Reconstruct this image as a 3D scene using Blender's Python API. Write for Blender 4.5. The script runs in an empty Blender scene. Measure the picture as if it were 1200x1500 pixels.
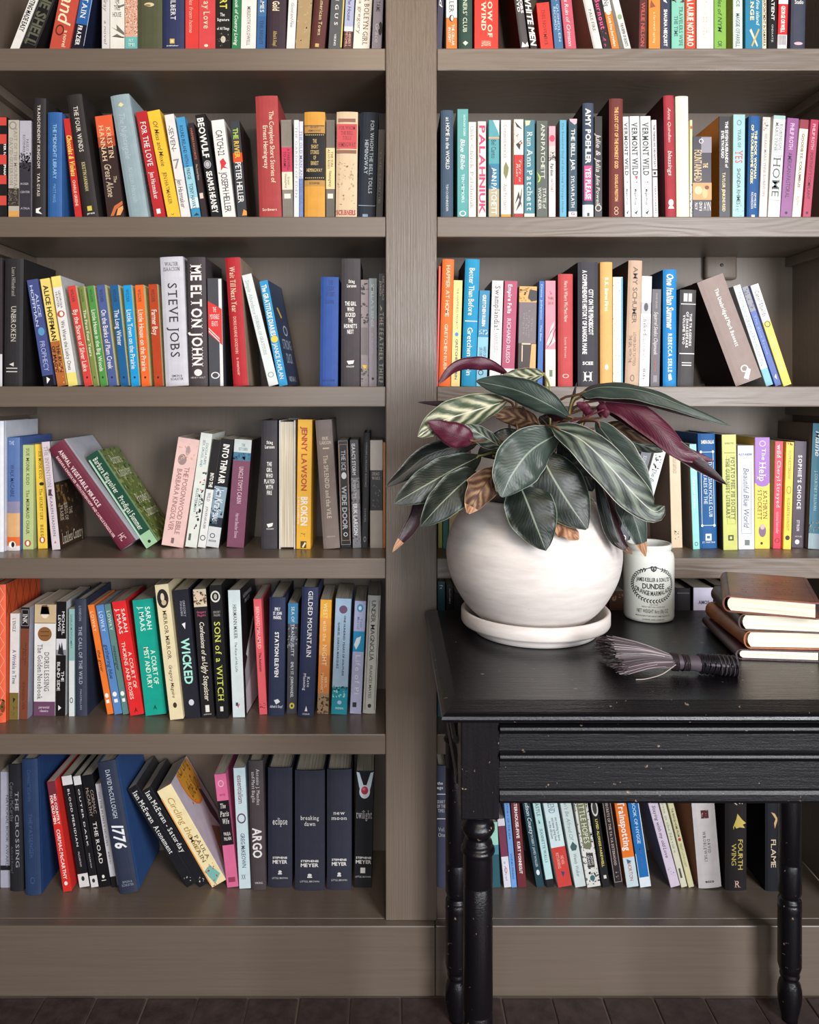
import bpy, bmesh, math, random
from mathutils import Vector, Matrix, noise
random.seed(7)
SC = bpy.context.scene; COL = SC.collection
# ---------------------------------------------------------------- camera, world, light, exposure
EYE, DC, F, VX, VY = 1.094, 1.5, 1200.0, 570.0, 576.0      # eye height, distance to the bookcase front, focal length in px of 1200x1500
cam = bpy.data.objects.new('camera', bpy.data.cameras.new('camera')); COL.objects.link(cam)
cam.location = (0, -DC, EYE); cam.rotation_euler = (math.pi/2, 0, 0)
cam.data.sensor_width = 36; cam.data.lens = 36*F/1500
cam.data.shift_x = (600-VX)/1500; cam.data.shift_y = -(750-VY)/1500
cam.data.clip_start = .05
SC.camera = cam
wd = bpy.data.worlds.new('world'); SC.world = wd; wd.use_nodes = True
wd.node_tree.nodes['Background'].inputs[0].default_value = (.86, .9, 1, 1)
wd.node_tree.nodes['Background'].inputs[1].default_value = .03
def area(name, loc, target, sx, sy, power, col):
    l = bpy.data.lights.new(name, 'AREA'); l.shape = 'RECTANGLE'; l.size = sx; l.size_y = sy; l.energy = power; l.color = col
    o = bpy.data.objects.new(name, l); COL.objects.link(o); o.location = loc
    o.rotation_euler = (Vector(target)-Vector(loc)).to_track_quat('-Z', 'Y').to_euler(); return o
area('window_daylight', (.1, -3.4, 1.25), (.1, 0, 1.1), 1.3, 1.7, 34, (.92, .96, 1))
area('window_daylight', (1.7, -2.9, 1.4), (.1, 0, 1.0), 1.0, 1.6, 112, (.96, .97, 1))
area('ceiling_lamp', (.2, -2.3, 2.65), (.1, -.1, 1.9), 1.1, .5, 20, (1, .78, .55))
SC.view_settings.view_transform = 'Standard'; SC.view_settings.look = 'None'
SC.view_settings.exposure = .14; SC.view_settings.gamma = 1; SC.view_settings.use_curve_mapping = False

# ---------------------------------------------------------------- helpers
def lin(h):
    h = h.lstrip('#'); v = [int(h[i:i+2], 16)/255 for i in (0, 2, 4)]
    return tuple(c/12.92 if c <= .04045 else ((c+.055)/1.055)**2.4 for c in v)+(1,)
def PX(x, d): return (x-VX)*d/F
def PZ(y, d): return EYE-(y-VY)*d/F
def P(x, y, d): return Vector((PX(x, d), d-DC, PZ(y, d)))
def mesh(name, verts, faces, mats=(), parent=None, idx=None, smooth=False):
    me = bpy.data.meshes.new(name); me.from_pydata([tuple(v) for v in verts], [], faces)
    for m in mats: me.materials.append(m)
    if idx: me.polygons.foreach_set('material_index', idx)
    if smooth: me.polygons.foreach_set('use_smooth', [True]*len(me.polygons))
    me.update()
    o = bpy.data.objects.new(name, me); COL.objects.link(o)
    if parent: o.parent = parent
    return o
def empty(name, loc=(0, 0, 0), rot=(0, 0, 0)):
    o = bpy.data.objects.new(name, None); COL.objects.link(o); o.location = loc; o.rotation_euler = rot; o.empty_display_size = .02; return o
def tag(o, label, cat, group=None):
    o['label'] = label; o['category'] = cat
    if group: o['group'] = group
    return o
def bmo(name, bm, mat, parent=None, smooth=False):
    me = bpy.data.meshes.new(name); bmesh.ops.recalc_face_normals(bm, faces=bm.faces); bm.to_mesh(me); bm.free()
    for m in (mat if isinstance(mat, (list, tuple)) else [mat]): me.materials.append(m)
    if smooth: me.polygons.foreach_set('use_smooth', [True]*len(me.polygons))
    o = bpy.data.objects.new(name, me); COL.objects.link(o)
    if parent: o.parent = parent
    return o
def box(bm, x0, x1, y0, y1, z0, z1, bev=0):
    vs = [bm.verts.new((x, y, z)) for x in (x0, x1) for y in (y0, y1) for z in (z0, z1)]
    fs = [bm.faces.new([vs[i] for i in q]) for q in ((0, 1, 3, 2), (4, 6, 7, 5), (0, 4, 5, 1), (2, 3, 7, 6), (0, 2, 6, 4), (1, 5, 7, 3))]
    if bev: bmesh.ops.bevel(bm, geom=list({e for f in fs for e in f.edges}), offset=bev, segments=2, affect='EDGES', profile=.5)
def boxo(name, x0, x1, y0, y1, z0, z1, mat, parent=None, bev=.0015):
    bm = bmesh.new(); box(bm, x0, x1, y0, y1, z0, z1, bev); return bmo(name, bm, mat, parent)
def lathe(name, prof, mat, parent=None, cx=0, cy=0, n=40, smooth=True, close=True):
    vs, fs = [], []
    for r, z in prof:
        for k in range(n):
            a = 2*math.pi*k/n; vs.append((cx+r*math.cos(a), cy+r*math.sin(a), z))
    for i in range(len(prof)-1):
        for k in range(n):
            a, b = i*n+k, i*n+(k+1) % n; fs.append((a, b, b+n, a+n))
    if close:
        fs.append(tuple(range(n))[::-1]); m = (len(prof)-1)*n; fs.append(tuple(range(m, m+n)))
    o = mesh(name, vs, fs, [mat], parent, smooth=smooth)
    return o
def tube_geo(pts, rad, n=6):
    vs, fs = [], []
    pts = [Vector(p) for p in pts]
    up = Vector((.13, .2, 1)).normalized()
    for i, p in enumerate(pts):
        t = (pts[min(i+1, len(pts)-1)]-pts[max(i-1, 0)]).normalized()
        a = t.cross(up); a = a.normalized() if a.length > 1e-4 else Vector((1, 0, 0)); b = t.cross(a)
        r = rad[i] if isinstance(rad, (list, tuple)) else rad
        for k in range(n):
            q = 2*math.pi*k/n; vs.append(p+a*r*math.cos(q)+b*r*math.sin(q))
    for i in range(len(pts)-1):
        for k in range(n):
            x, y = i*n+k, i*n+(k+1) % n; fs.append((x, y, y+n, x+n))
    fs.append(tuple(range(n))[::-1]); m = (len(pts)-1)*n; fs.append(tuple(range(m, m+n)))
    return vs, fs
def spline(pts, n):
    pts = [Vector(p) for p in pts]; out = []
    q = [pts[0]*2-pts[1]]+pts+[pts[-1]*2-pts[-2]]
    segs = len(pts)-1
    for k in range(n+1):
        t = k/n*segs; i = min(int(t), segs-1); u = t-i
        a, b, c, d = q[i:i+4]
        out.append(.5*((2*b)+(c-a)*u+(2*a-5*b+4*c-d)*u*u+(3*b-a-3*c+d)*u**3))
    return out

# ---------------------------------------------------------------- materials
MC = {}
def new_mat(name):
    m = bpy.data.materials.new(name); m.use_nodes = True
    return m, m.node_tree, m.node_tree.nodes['Principled BSDF']
def N(t, typ, **kw):
    n = t.nodes.new(typ)
    for k, v in kw.items():
        if k.startswith('_'): n.inputs[k[1:].replace('_', ' ')].default_value = v
        else: setattr(n, k, v)
    return n
def plain(h, rough=.42, bump=.0):
    k = (h, rough, bump)
    if k in MC: return MC[k]
    m, t, b = new_mat('print_'+h.strip('#')); c = lin(h)
    b.inputs['Roughness'].default_value = rough; b.inputs['Specular IOR Level'].default_value = .3
    co = N(t, 'ShaderNodeTexCoord'); no = N(t, 'ShaderNodeTexNoise', _Scale=60.0, _Detail=3.0)
    t.links.new(co.outputs['Object'], no.inputs['Vector'])
    mx = N(t, 'ShaderNodeMix', data_type='RGBA'); mx.inputs['A'].default_value = tuple(x*.86 for x in c[:3])+(1,); mx.inputs['B'].default_value = tuple(min(1, x*1.12+.004) for x in c[:3])+(1,)
    t.links.new(no.outputs['Fac'], mx.inputs['Factor']); t.links.new(mx.outputs['Result'], b.inputs['Base Color'])
    if bump:
        n2 = N(t, 'ShaderNodeTexNoise', _Scale=900.0, _Detail=2.0); t.links.new(co.outputs['Object'], n2.inputs['Vector'])
        bp = N(t, 'ShaderNodeBump', _Strength=bump, _Distance=.0005); t.links.new(n2.outputs['Fac'], bp.inputs['Height']); t.links.new(bp.outputs['Normal'], b.inputs['Normal'])
    MC[k] = m; return m
def ink(h):
    k = ('ink', h)
    if k not in MC:
        m, t, b = new_mat('ink_'+h.strip('#')); b.inputs['Base Color'].default_value = lin(h); b.inputs['Roughness'].default_value = .5; MC[k] = m
    return MC[k]
def paint(axis, name, tone=1.0, contour=0.0, bump=.2, gloss=.24):
    """brushed taupe paint over wood: grain runs along axis"""
    m, t, b = new_mat(name)
    co = N(t, 'ShaderNodeTexCoord'); mp = N(t, 'ShaderNodeMapping')
    s = {'x': (1.5, 75, 75), 'z': (110, 110, 1.6)}[axis]; mp.inputs['Scale'].default_value = s
    t.links.new(co.outputs['Object'], mp.inputs['Vector'])
    g = N(t, 'ShaderNodeTexNoise', _Scale=3.0, _Detail=5.0, _Roughness=.65); t.links.new(mp.outputs['Vector'], g.inputs['Vector'])
    big = N(t, 'ShaderNodeTexNoise', _Scale=3.5, _Detail=4.0); t.links.new(co.outputs['Object'], big.inputs['Vector'])
    cr = N(t, 'ShaderNodeValToRGB'); t.links.new(g.outputs['Fac'], cr.inputs['Fac'])
    a = [x*tone for x in lin('6a5d50')[:3]]; c = [x*tone for x in lin('726459')[:3]]
    cr.color_ramp.elements[0].position = .3; cr.color_ramp.elements[0].color = (*a, 1)
    cr.color_ramp.elements[1].position = .7; cr.color_ramp.elements[1].color = (*c, 1)
    t.links.new(cr.outputs['Color'], b.inputs['Base Color'])
    mr = N(t, 'ShaderNodeMapRange'); mr.inputs['To Min'].default_value = gloss; mr.inputs['To Max'].default_value = gloss+.18
    t.links.new(big.outputs['Fac'], mr.inputs['Value']); t.links.new(mr.outputs['Result'], b.inputs['Roughness'])
    h = g.outputs['Fac']; b.inputs['Specular IOR Level'].default_value = .6
    if contour:
        m2 = N(t, 'ShaderNodeMapping'); m2.inputs['Scale'].default_value = (2.2, 9, 14) if axis == 'x' else (14, 9, 1.6)
        t.links.new(co.outputs['Object'], m2.inputs['Vector'])
        n3 = N(t, 'ShaderNodeTexNoise', _Scale=1.6, _Detail=1.0); t.links.new(m2.outputs['Vector'], n3.inputs['Vector'])
        mu = N(t, 'ShaderNodeMath', operation='MULTIPLY'); mu.inputs[1].default_value = 60; t.links.new(n3.outputs['Fac'], mu.inputs[0])
        sn = N(t, 'ShaderNodeMath', operation='SINE'); t.links.new(mu.outputs[0], sn.inputs[0])
        ad = N(t, 'ShaderNodeMath', operation='MULTIPLY_ADD'); ad.inputs[1].default_value = contour; t.links.new(sn.outputs[0], ad.inputs[0]); t.links.new(g.outputs['Fac'], ad.inputs[2]); h = ad.outputs[0]
    bp = N(t, 'ShaderNodeBump', _Strength=bump, _Distance=.0012); t.links.new(h, bp.inputs['Height']); t.links.new(bp.outputs['Normal'], b.inputs['Normal'])
    return m
def black_paint(axis, name, rough=.22):
    m, t, b = new_mat(name); b.inputs['Specular IOR Level'].default_value = .38
    co = N(t, 'ShaderNodeTexCoord'); mp = N(t, 'ShaderNodeMapping'); mp.inputs['Scale'].default_value = {'x': (4, 70, 70), 'z': (50, 50, 4)}[axis]
    t.links.new(co.outputs['Object'], mp.inputs['Vector'])
    g = N(t, 'ShaderNodeTexNoise', _Scale=3.0, _Detail=6.0, _Roughness=.7); t.links.new(mp.outputs['Vector'], g.inputs['Vector'])
    ch = N(t, 'ShaderNodeTexNoise', _Scale=95.0, _Detail=4.0, _Roughness=.6); t.links.new(co.outputs['Object'], ch.inputs['Vector'])
    cr = N(t, 'ShaderNodeValToRGB'); t.links.new(ch.outputs['Fac'], cr.inputs['Fac'])
    cr.color_ramp.elements[0].position = .69; cr.color_ramp.elements[0].color = (*lin('100e12')[:3], 1)
    cr.color_ramp.elements[1].position = .71; cr.color_ramp.elements[1].color = (*lin('8f7a68')[:3], 1)
    t.links.new(cr.outputs['Color'], b.inputs['Base Color'])
    mr = N(t, 'ShaderNodeMapRange'); mr.inputs['To Min'].default_value = rough-.06; mr.inputs['To Max'].default_value = rough+.14
    t.links.new(g.outputs['Fac'], mr.inputs['Value']); t.links.new(mr.outputs['Result'], b.inputs['Roughness'])
    bp = N(t, 'ShaderNodeBump', _Strength=.6, _Distance=.001)
    st = N(t, 'ShaderNodeTexNoise', _Scale=420.0, _Detail=2.0); t.links.new(co.outputs['Object'], st.inputs['Vector'])
    sm = N(t, 'ShaderNodeMath', operation='MULTIPLY_ADD'); sm.inputs[1].default_value = .45; t.links.new(st.outputs['Fac'], sm.inputs[0]); t.links.new(g.outputs['Fac'], sm.inputs[2]); t.links.new(sm.outputs[0], bp.inputs['Height']); t.links.new(bp.outputs['Normal'], b.inputs['Normal'])
    return m
def paper():
    m, t, b = new_mat('book_pages')
    co = N(t, 'ShaderNodeTexCoord'); mp = N(t, 'ShaderNodeMapping'); mp.inputs['Scale'].default_value = (700, 8, 8)
    t.links.new(co.outputs['Object'], mp.inputs['Vector'])
    g = N(t, 'ShaderNodeTexNoise', _Scale=1.0, _Detail=2.0); t.links.new(mp.outputs['Vector'], g.inputs['Vector'])
    cr = N(t, 'ShaderNodeValToRGB'); t.links.new(g.outputs['Fac'], cr.inputs['Fac'])
    cr.color_ramp.elements[0].position = .3; cr.color_ramp.elements[0].color = lin('b8a88e')
    cr.color_ramp.elements[1].position = .6; cr.color_ramp.elements[1].color = lin('e4d9c4')
    t.links.new(cr.outputs['Color'], b.inputs['Base Color']); b.inputs['Roughness'].default_value = .8
    return m
PAPER = paper()
M_UP = paint('z', 'taupe_paint_upright', 1.0, 0, 1.0); M_SH = paint('x', 'taupe_paint_shelf', .98); M_SHR = paint('x', 'taupe_paint_grainy_shelf', 1.0, .3, .35, .32)
M_BK = paint('z', 'taupe_paint_back', .95, 0, .06, .42); M_BB = paint('x', 'taupe_paint_baseboard', .9, 0, .1)
M_TT = black_paint('x', 'black_paint_top', .15); M_TL = black_paint('z', 'black_paint_leg', .2); M_TA = black_paint('x', 'black_paint_apron', .34)

# ---------------------------------------------------------------- floor and wall
floor_m, t_, b_ = new_mat('grout'); b_.inputs['Base Color'].default_value = lin('6d625a'); b_.inputs['Roughness'].default_value = .9
floor = mesh('floor', [(-2.2, -3.4, -.003), (2.6, -3.4, -.003), (2.6, .3, -.003), (-2.2, .3, -.003)], [(0, 1, 2, 3)], [floor_m]); floor['kind'] = 'structure'
tile_m, t_, b_ = new_mat('dark_clay_tile')
co = N(t_, 'ShaderNodeTexCoord'); n1 = N(t_, 'ShaderNodeTexNoise', _Scale=28.0, _Detail=8.0, _Roughness=.7)
oi = N(t_, 'ShaderNodeObjectInfo'); ad = N(t_, 'ShaderNodeVectorMath', operation='ADD'); t_.links.new(co.outputs['Object'], ad.inputs[0]); t_.links.new(oi.outputs['Location'], ad.inputs[1]); t_.links.new(ad.outputs[0], n1.inputs['Vector'])
cr = N(t_, 'ShaderNodeValToRGB'); t_.links.new(n1.outputs['Fac'], cr.inputs['Fac'])
cr.color_ramp.elements[0].position = .3; cr.color_ramp.elements[0].color = lin('231a1a'); cr.color_ramp.elements[1].position = .72; cr.color_ramp.elements[1].color = lin('4c3c3a')
t_.links.new(cr.outputs['Color'], b_.inputs['Base Color']); b_.inputs['Roughness'].default_value = .5
bp = N(t_, 'ShaderNodeBump', _Strength=.6, _Distance=.002); t_.links.new(n1.outputs['Fac'], bp.inputs['Height']); t_.links.new(bp.outputs['Normal'], b_.inputs['Normal'])
tbm = bmesh.new(); box(tbm, -.0445, .0445, -.0935, .0935, -.012, 0, .002); tile0 = bmo('floor_tile', tbm, tile_m, floor)
first = True
for j in range(9):
    for i in range(30):
        x = -1.215+i*.0915+(.04 if j % 2 else 0); y = -.112-j*.19
        if j == 0: y = -.112
        o = tile0 if first else tile0.copy()
        if not first: COL.objects.link(o)
        first = False
        o.parent = floor; o.location = (x+random.uniform(-.001, .001), y, random.uniform(-.0008, .0012)); o.rotation_euler = (0, 0, random.uniform(-.006, .006))
wall = boxo('wall_back', -2.2, 2.6, .262, .36, -.01, 2.75, M_BK, bev=0); wall['kind'] = 'structure'

# ---------------------------------------------------------------- bookcase
HS = {1: -.6325, 2: -.32375, 3: -.0125, 4: .3025, 5: .625, 6: .966}       # shelf tops below eye level
ZS = {k: EYE-h for k, h in HS.items()}
DEP = .232
XL0, XL1, XR0, XR1 = -.760, -.00625, .0875, .853
case = empty('bookcase'); tag(case, 'built-in taupe painted bookcase with two bays of thick shelves', 'bookcase')
ZT = 2.1
for x0, x1 in ((XL0-.094, XL0), (XL1, XR0), (XR1, XR1+.094)):
    boxo('upright', x0, x1, 0, DEP+.02, ZS[6], ZT, M_UP, case, .002)
boxo('top_board', XL0-.094, XR1+.094, -.008, DEP+.02, ZT, ZT+.04, M_SH, case)
for a, b, gr in ((XL0, XL1, M_SH), (XR0, XR1, M_SHR)):
    boxo('back_panel', a, b, DEP, DEP+.012, ZS[6]-.04, ZT, M_BK, case, 0)
    for k in range(1, 7):
        th = .041 if k == 1 else .0375
        bm = bmesh.new(); box(bm, a+.0004, b-.0004, .0015 if k < 6 else .007, DEP-.0005, ZS[k]-th, ZS[k], .0018)
        bmo('shelf', bm, gr if k < 5 else M_SH, case)
        if k < 6:
            for x in ([a] if a < 0 else [b-.016]):
                boxo('shelf_cleat', x+.0003, x+.0157, .02, DEP-.001, ZS[k]-th-.020, ZS[k]-th-.0005, M_SH, case, .001)
boxo('baseboard', XL0-.094, .0835, -.015, .0065, 0, ZS[6], M_BB, case, .002)
boxo('baseboard', .0842, XR1+.094, -.0143, .0065, 0, ZS[6]+.0, M_BB, case, .002)
# painted junction box on the back panel of the right bay
jb = empty('junction_box', (PX(1053, DC+DEP), DEP, PZ(390, DC+DEP))); tag(jb, 'small grey painted junction box on the back panel above the leaning books', 'junction box')
bm = bmesh.new(); box(bm, -.034, .034, -.016, -.0002, -.03, .021, .006); bmo('cover_plate', bm, M_BK, jb, True)
lathe('screw', [(.0035, 0), (.0035, .001), (.002, .0016)], plain('3a3230', .4), jb, n=12).rotation_euler = (math.pi/2, 0, 0)
jb.children[-1].location = (0, -.0161, 0)

# ---------------------------------------------------------------- lettering from Blender's own font
CH = [chr(c) for c in range(33, 127)]+['·', '—']
GL = {}
def load_glyphs():
    tmp = []
    for bold in (0, 1):
        for c in CH:
            cu = bpy.data.curves.new('g', 'FONT'); cu.body = c; cu.size = 1; cu.resolution_u = 2; cu.offset = .028 if bold else .004
            o = bpy.data.objects.new('g', cu); COL.objects.link(o); tmp.append((c, bold, o))
    dg = bpy.context.evaluated_depsgraph_get(); dg.update()
    for c, bold, o in tmp:
        ev = o.evaluated_get(dg); me = ev.to_mesh()
        v = [(p.co.x, p.co.y) for p in me.vertices]; f = [tuple(p.vertices) for p in me.polygons]
        if v:
            cnt = {}
            for q in f:
                for i in range(len(q)):
                    e = tuple(sorted((q[i], q[(i+1) % len(q)]))); cnt[e] = cnt.get(e, 0)+1
            x0 = min(p[0] for p in v); x1 = max(p[0] for p in v); ys = [p[1] for p in v]; lo, hi = min(ys), max(ys)
            v = [(a-x0, b) for a, b in v]
            sv, sf = list(v), list(f)
            if c.isalpha():
                for (i, j), n in cnt.items():
                    if n != 1: continue
                    (ax, ay), (bx, by) = v[i], v[j]
                    if abs(ay-by) < .004 and .04 < abs(ax-bx) < .22 and (abs(ay-lo) < .02 or abs(ay-hi) < .02 or abs(ay) < .02):
                        l, r = min(ax, bx)-.085, max(ax, bx)+.085; y = ay; d = .045 if abs(y-lo) < .02 or abs(y) < .02 else -.045
                        k = len(sv); sv += [(l, y), (r, y), (r, y+d), (l, y+d)]; sf.append((k, k+1, k+2, k+3))
            GL[c, bold, 0] = (v, f, x1-x0); GL[c, bold, 1] = (sv, sf, x1-x0+.09)
        ev.to_mesh_clear()
    for c, bold, o in tmp:
        cu = o.data; bpy.data.objects.remove(o); bpy.data.curves.remove(cu)
load_glyphs()
CAP = .7
def text2d(s, flags=''):
    """[(verts, faces)] of the text with each line's width; unit cap height 1"""
    b = 1 if 'b' in flags else 0; se = 1 if 's' in flags else 0; sp = .05+(.12 if 'w' in flags else 0)
    V, Fc = [], []; lines = s.split('\n'); W = []
    for li, ln in enumerate(lines):
        x = 0; start = len(V)
        for c in ln:
            if c == ' ' or (c, b, se) not in GL: x += .26; continue
            v, f, w = GL[c, b, se]; k = len(V)
            if w < .2: x += .03
            V += [[x+p[0]+(p[1]*.22 if 'i' in flags else 0), p[1], li] for p in v]; Fc += [tuple(i+k for i in q) for q in f]; x += w+sp+(.03 if w < .2 else 0)
        W.append((x-sp, start, len(V)))
    mw = max(w for w, _, _ in W) or 1
    for w, a, e in W:
        off = (mw-w)/2 if 'l' not in flags else 0
        for i in range(a, e): V[i][0] = (V[i][0]+off)/mw
    n = len(lines); lh = 1/(n+.4*(n-1))
    return [(p[0], (n-1-p[2])*lh*1.4+p[1]/CAP*lh) for p in V], Fc
class Print:
    def __init__(s): s.v, s.f, s.i, s.m, s.k = [], [], [], [], 0
    def mat(s, h):
        m = ink(h)
        if m not in s.m: s.m.append(m)
        return s.m.index(m)
    def add(s, pts, faces, h):
        k = len(s.v); s.v += pts; s.f += [tuple(i+k for i in q) for q in faces]; s.i += [s.mat(h)]*len(faces); s.k += 1
PAL = dict(w='f4f1ea', k='1c1a1b', c='f0e2bd', g='c9a85c', s='b9b8bb', r='c8322f', y='f2d24a', n='27305a', t='6fb0bd', o='ee7a2e', m='8a2c3c', p='e86f9c', d='8c8885')
def hx(c): return PAL.get(c, c)
def ellipse(cx, cy, rx, ry, n=18): return [(cx+rx*math.cos(2*math.pi*i/n), cy+ry*math.sin(2*math.pi*i/n)) for i in range(n)], [tuple(range(n))]
def draw(pr, items, w, place, zy, rng, only=None):
    """items: see BOOKS. place(x, z, lift) -> 3-D point; zy(y px) -> local height; w: width of the face"""
    for n, it in enumerate(items):
        if only is not None and n not in only: continue
        lift = .0002+.00004*n
        if it[0] == '@o':                     # ellipse: u, y, ru, ry(px), colour
            _, u, y, ru, ry, c = it; r2 = abs(zy(y)-zy(y+ry)); p, f = ellipse(u*w, zy(y), ru*w, r2)
        elif it[0] == '@ring':
            _, u, y, ru, ry, c = it; r2 = abs(zy(y)-zy(y+ry)); a, _f = ellipse(u*w, zy(y), ru*w, r2, 20); b, _f = ellipse(u*w, zy(y), ru*w*.72, r2*.72, 20)
            p = a+b; f = [(i, (i+1) % 20, 20+(i+1) % 20, 20+i) for i in range(20)]
        elif it[0] == '@r':                   # rectangle: u0, u1, y0, y1, colour
            _, u0, u1, y0, y1, c = it; p = [(u0*w, zy(y1)), (u1*w, zy(y1)), (u1*w, zy(y0)), (u0*w, zy(y0))]; f = [(0, 1, 2, 3)]
        elif it[0] == '@q':                   # polygon of (u, y) pairs
            _, q, c = it; p = [(a*w, zy(b)) for a, b in q]; f = [tuple(range(len(p)))]
            if len(p) > 2 and sum(p[i][0]*p[(i+1) % len(p)][1]-p[(i+1) % len(p)][0]*p[i][1] for i in range(len(p))) < 0: p = p[::-1]
        elif it[0] == '@frame':               # outline: u0, u1, y0, y1, colour, thickness
            _, u0, u1, y0, y1, c, th = it; X0, X1, Z0, Z1 = u0*w, u1*w, zy(y1), zy(y0)
            p = [(X0, Z0), (X1, Z0), (X1, Z1), (X0, Z1), (X0+th, Z0+th), (X1-th, Z0+th), (X1-th, Z1-th), (X0+th, Z1-th)]; f = [(i, (i+1) % 4, 4+(i+1) % 4, 4+i) for i in range(4)]
        elif it[0] == '@sp':                  # scattered flecks: u0, u1, y0, y1, colour, count, size(m)
            _, u0, u1, y0, y1, c, cnt, sz = it; p, f = [], []
            for k in range(cnt):
                x = rng.uniform(u0, u1)*w; z = zy(rng.uniform(y0, y1)); a = rng.uniform(0, 6.28); s1 = sz*rng.uniform(.5, 1.3); s2 = s1*rng.uniform(.2, .7); j = len(p)
                for q in range(5):
                    e = q*1.2566; X = s1*math.cos(e); Y = s2*math.sin(e); p.append((min(max(x+X*math.cos(a)-Y*math.sin(a), u0*w), u1*w), min(max(z+X*math.sin(a)+Y*math.cos(a), zy(y1)), zy(y0))))
                f.append(tuple(range(j, j+5)))
        else:                                 # text: s, y0, y1, u0, u1, colour, flags
            s, y0, y1 = it[:3]; u0, u1 = (it[3], it[4]) if len(it) > 4 else (.25, .75); c = it[5] if len(it) > 5 else 'w'; fl = it[6] if len(it) > 6 else ''
            p2, f = text2d(s, fl)
            if 'h' in fl: L = (u1-u0)*w; Hh = zy(y0)-zy(y1); p = [(u0*w+a*L, zy(y1)+b*Hh) for a, b in p2]
            elif 'u' in fl: L = zy(y0)-zy(y1); p = [(u1*w-b*(u1-u0)*w, zy(y1)+a*L) for a, b in p2]
            else: L = zy(y0)-zy(y1); p = [(u0*w+b*(u1-u0)*w, zy(y0)-a*L) for a, b in p2]
        pr.add([place(a, b, lift) for a, b in p], f, hx(c))

# ---------------------------------------------------------------- books
# b(left px, right px at the visible foot, slope (px right per px up), top px, foot px or None, kind h/p, colour, look, [lettering], ...)
ROWS = {}
def row(k, bay): ROWS[k, bay] = []; return ROWS[k, bay]
cur = None
def b(xl, xr, sl, yt, yb, kind, col, look, T=(), **kw): cur.append(dict(xl=xl, xr=xr, sl=sl, yt=yt, yb=yb, kind=kind, col=hx(col), look=look, T=T, **kw))
EDGE = {1: 70, 2: 317, 3: 566}
cur = row(1, 'left')
b(33, 46, .39, -18, None, 'p', 'e8e4de', 'white paperback with black capitals', [('WRITING MADE EASY', -10, 46, .2, .8, 'k', 'b')])
b(46, 70, .40, -24, None, 'p', '1d1a1b', 'black paperback with olive outline lettering', [('THE SHELL', -20, 66, .2, .85, '5d5f4e', 'b'), ('@frame', .1, .92, -18, 64, '4d4a40', .0012)])
b(71, 101, .2, -42, None, 'p', 'c4503f', 'coral red paperback with large cream script', [('Island', -32, 32, .15, .85, 'c', 'i'), ('@ring', .35, 45, .22, 8, '5a1f1a'), ('a novel', 44, 68, .6, .8, 'c')])
b(101, 120, .18, -80, None, 'p', '2b62a3', 'blue and black paperback with white capitals', [('MOUNTAIN', -40, 27, .25, .7, 'w', 's'), ('FRAZIER', 38, 67, .25, .6, 'w', 'sb'), ('@r', .96, 1, -60, 66, 'b9c6d8')], bands=[(36, 110, '1e1c2a')], side='1c2238')
b(145, 157, 0, -75, None, 'p', 'd9d5d0', 'pale grey thin paperback with grey script', [('Holly Gray', -30, 16, .25, .75, '8c8885', 'i'), ('a novel', 30, 64, .3, .7, '8c8885', 'i')])
b(158, 180, 0, -78, None, 'p', 'e6e2d6', 'white paperback with bare branches', [('THE\nTREE\nHOUSE', -2, 25, .2, .8, '55504a', 'h'), ('@q', [(1, 6), (1, 9), (.6, 12), (.4, 3), (.62, 9)], '6d6a60'), ('@q', [(1, 48), (1, 52), (.55, 46), (.1, 40), (.5, 44), (.45, 36)], '6d6a60'), ('@q', [(1, 54), (1, 56), (.5, 50), (.15, 54)], '6d6a60')])
b(181, 201, 0, -78, None, 'p', 'dca68c', 'speckled peach paperback with turquoise foot', [('@sp', 0, 1, -78, 52, 'f6ead8', 260, .0014), ('@sp', 0, 1, -78, 52, '9c4540', 260, .0013), ('@sp', 0, 1, -60, 54, '4f2c2c', 90, .0011), ('N.Y.\nTIMES', 57, 68, .25, .75, 'd6e8e2', 'h')], bands=[(54, 110, '6fb5b0')])
b(202, 239, 0, -100, None, 'h', '4e4f37', 'wide olive hardback with one gold emblem', [('@o', .48, 7, .2, 3, 'd8c79a'), ('@o', .42, 8, .12, 1.6, '8b7a4c'), ('THE FIELDS', -70, -10, .3, .7, 'd8c79a', 's')])
b(241, 273, 0, -95, None, 'h', '2b3157', 'indigo hardback with yellow square emblem', [('ELIZABETH GILBERT', -60, 30, .38, .62, 'w', 's'), ('@r', .34, .56, 57, 64, 'd9b24a'), ('@r', .4, .5, 59, 62, 'e9e2cf'), ('publisher', 66, 68, .2, .75, 'w', 'h')])
b(274, 294, 0, -78, None, 'p', 'd9403a', 'bright red paperback with faint script', [('many miles from home', -30, 48, .3, .6, 'f0b0a0', 'i')])
b(294, 319, 0, -78, None, 'p', 'd4484a', 'coral paperback with cream capitals', [('Eat Pray Love', -30, 43, .3, .68, 'c', 's'), ('@o', .45, 67, .12, 2, 'c')])
b(318, 341, 0, -70, None, 'p', '1d1b1c', 'black paperback with yellow capitals and crest', [('GILBERT', -30, 13, .3, .75, 'd4d04a', 'b'), ('The', 19, 24, .3, .6, 'w', 'h'), ('Signature', 27, 31, .1, .9, 'w', 'h'), ('of All Things', 40, 44, .1, .9, 'w', 'h'), ('@o', .5, 58, .16, 5, 'c9bfae'), ('@sp', .1, .9, 48, 68, '8f8776', 20, .0012)])
b(341, 354, .02, -74, None, 'p', '2f7d4f', 'green thin paperback with white script', [('The Little Green Book of Country Living', -55, 66, .3, .7, 'w', 'i')])
b(354, 377, .02, -80, None, 'p', 'e6e2da', 'white paperback with brown capitals', [('MEREDITH GOLDWELL', 10, 67, .4, .62, '6a5244', 's')])
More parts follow.
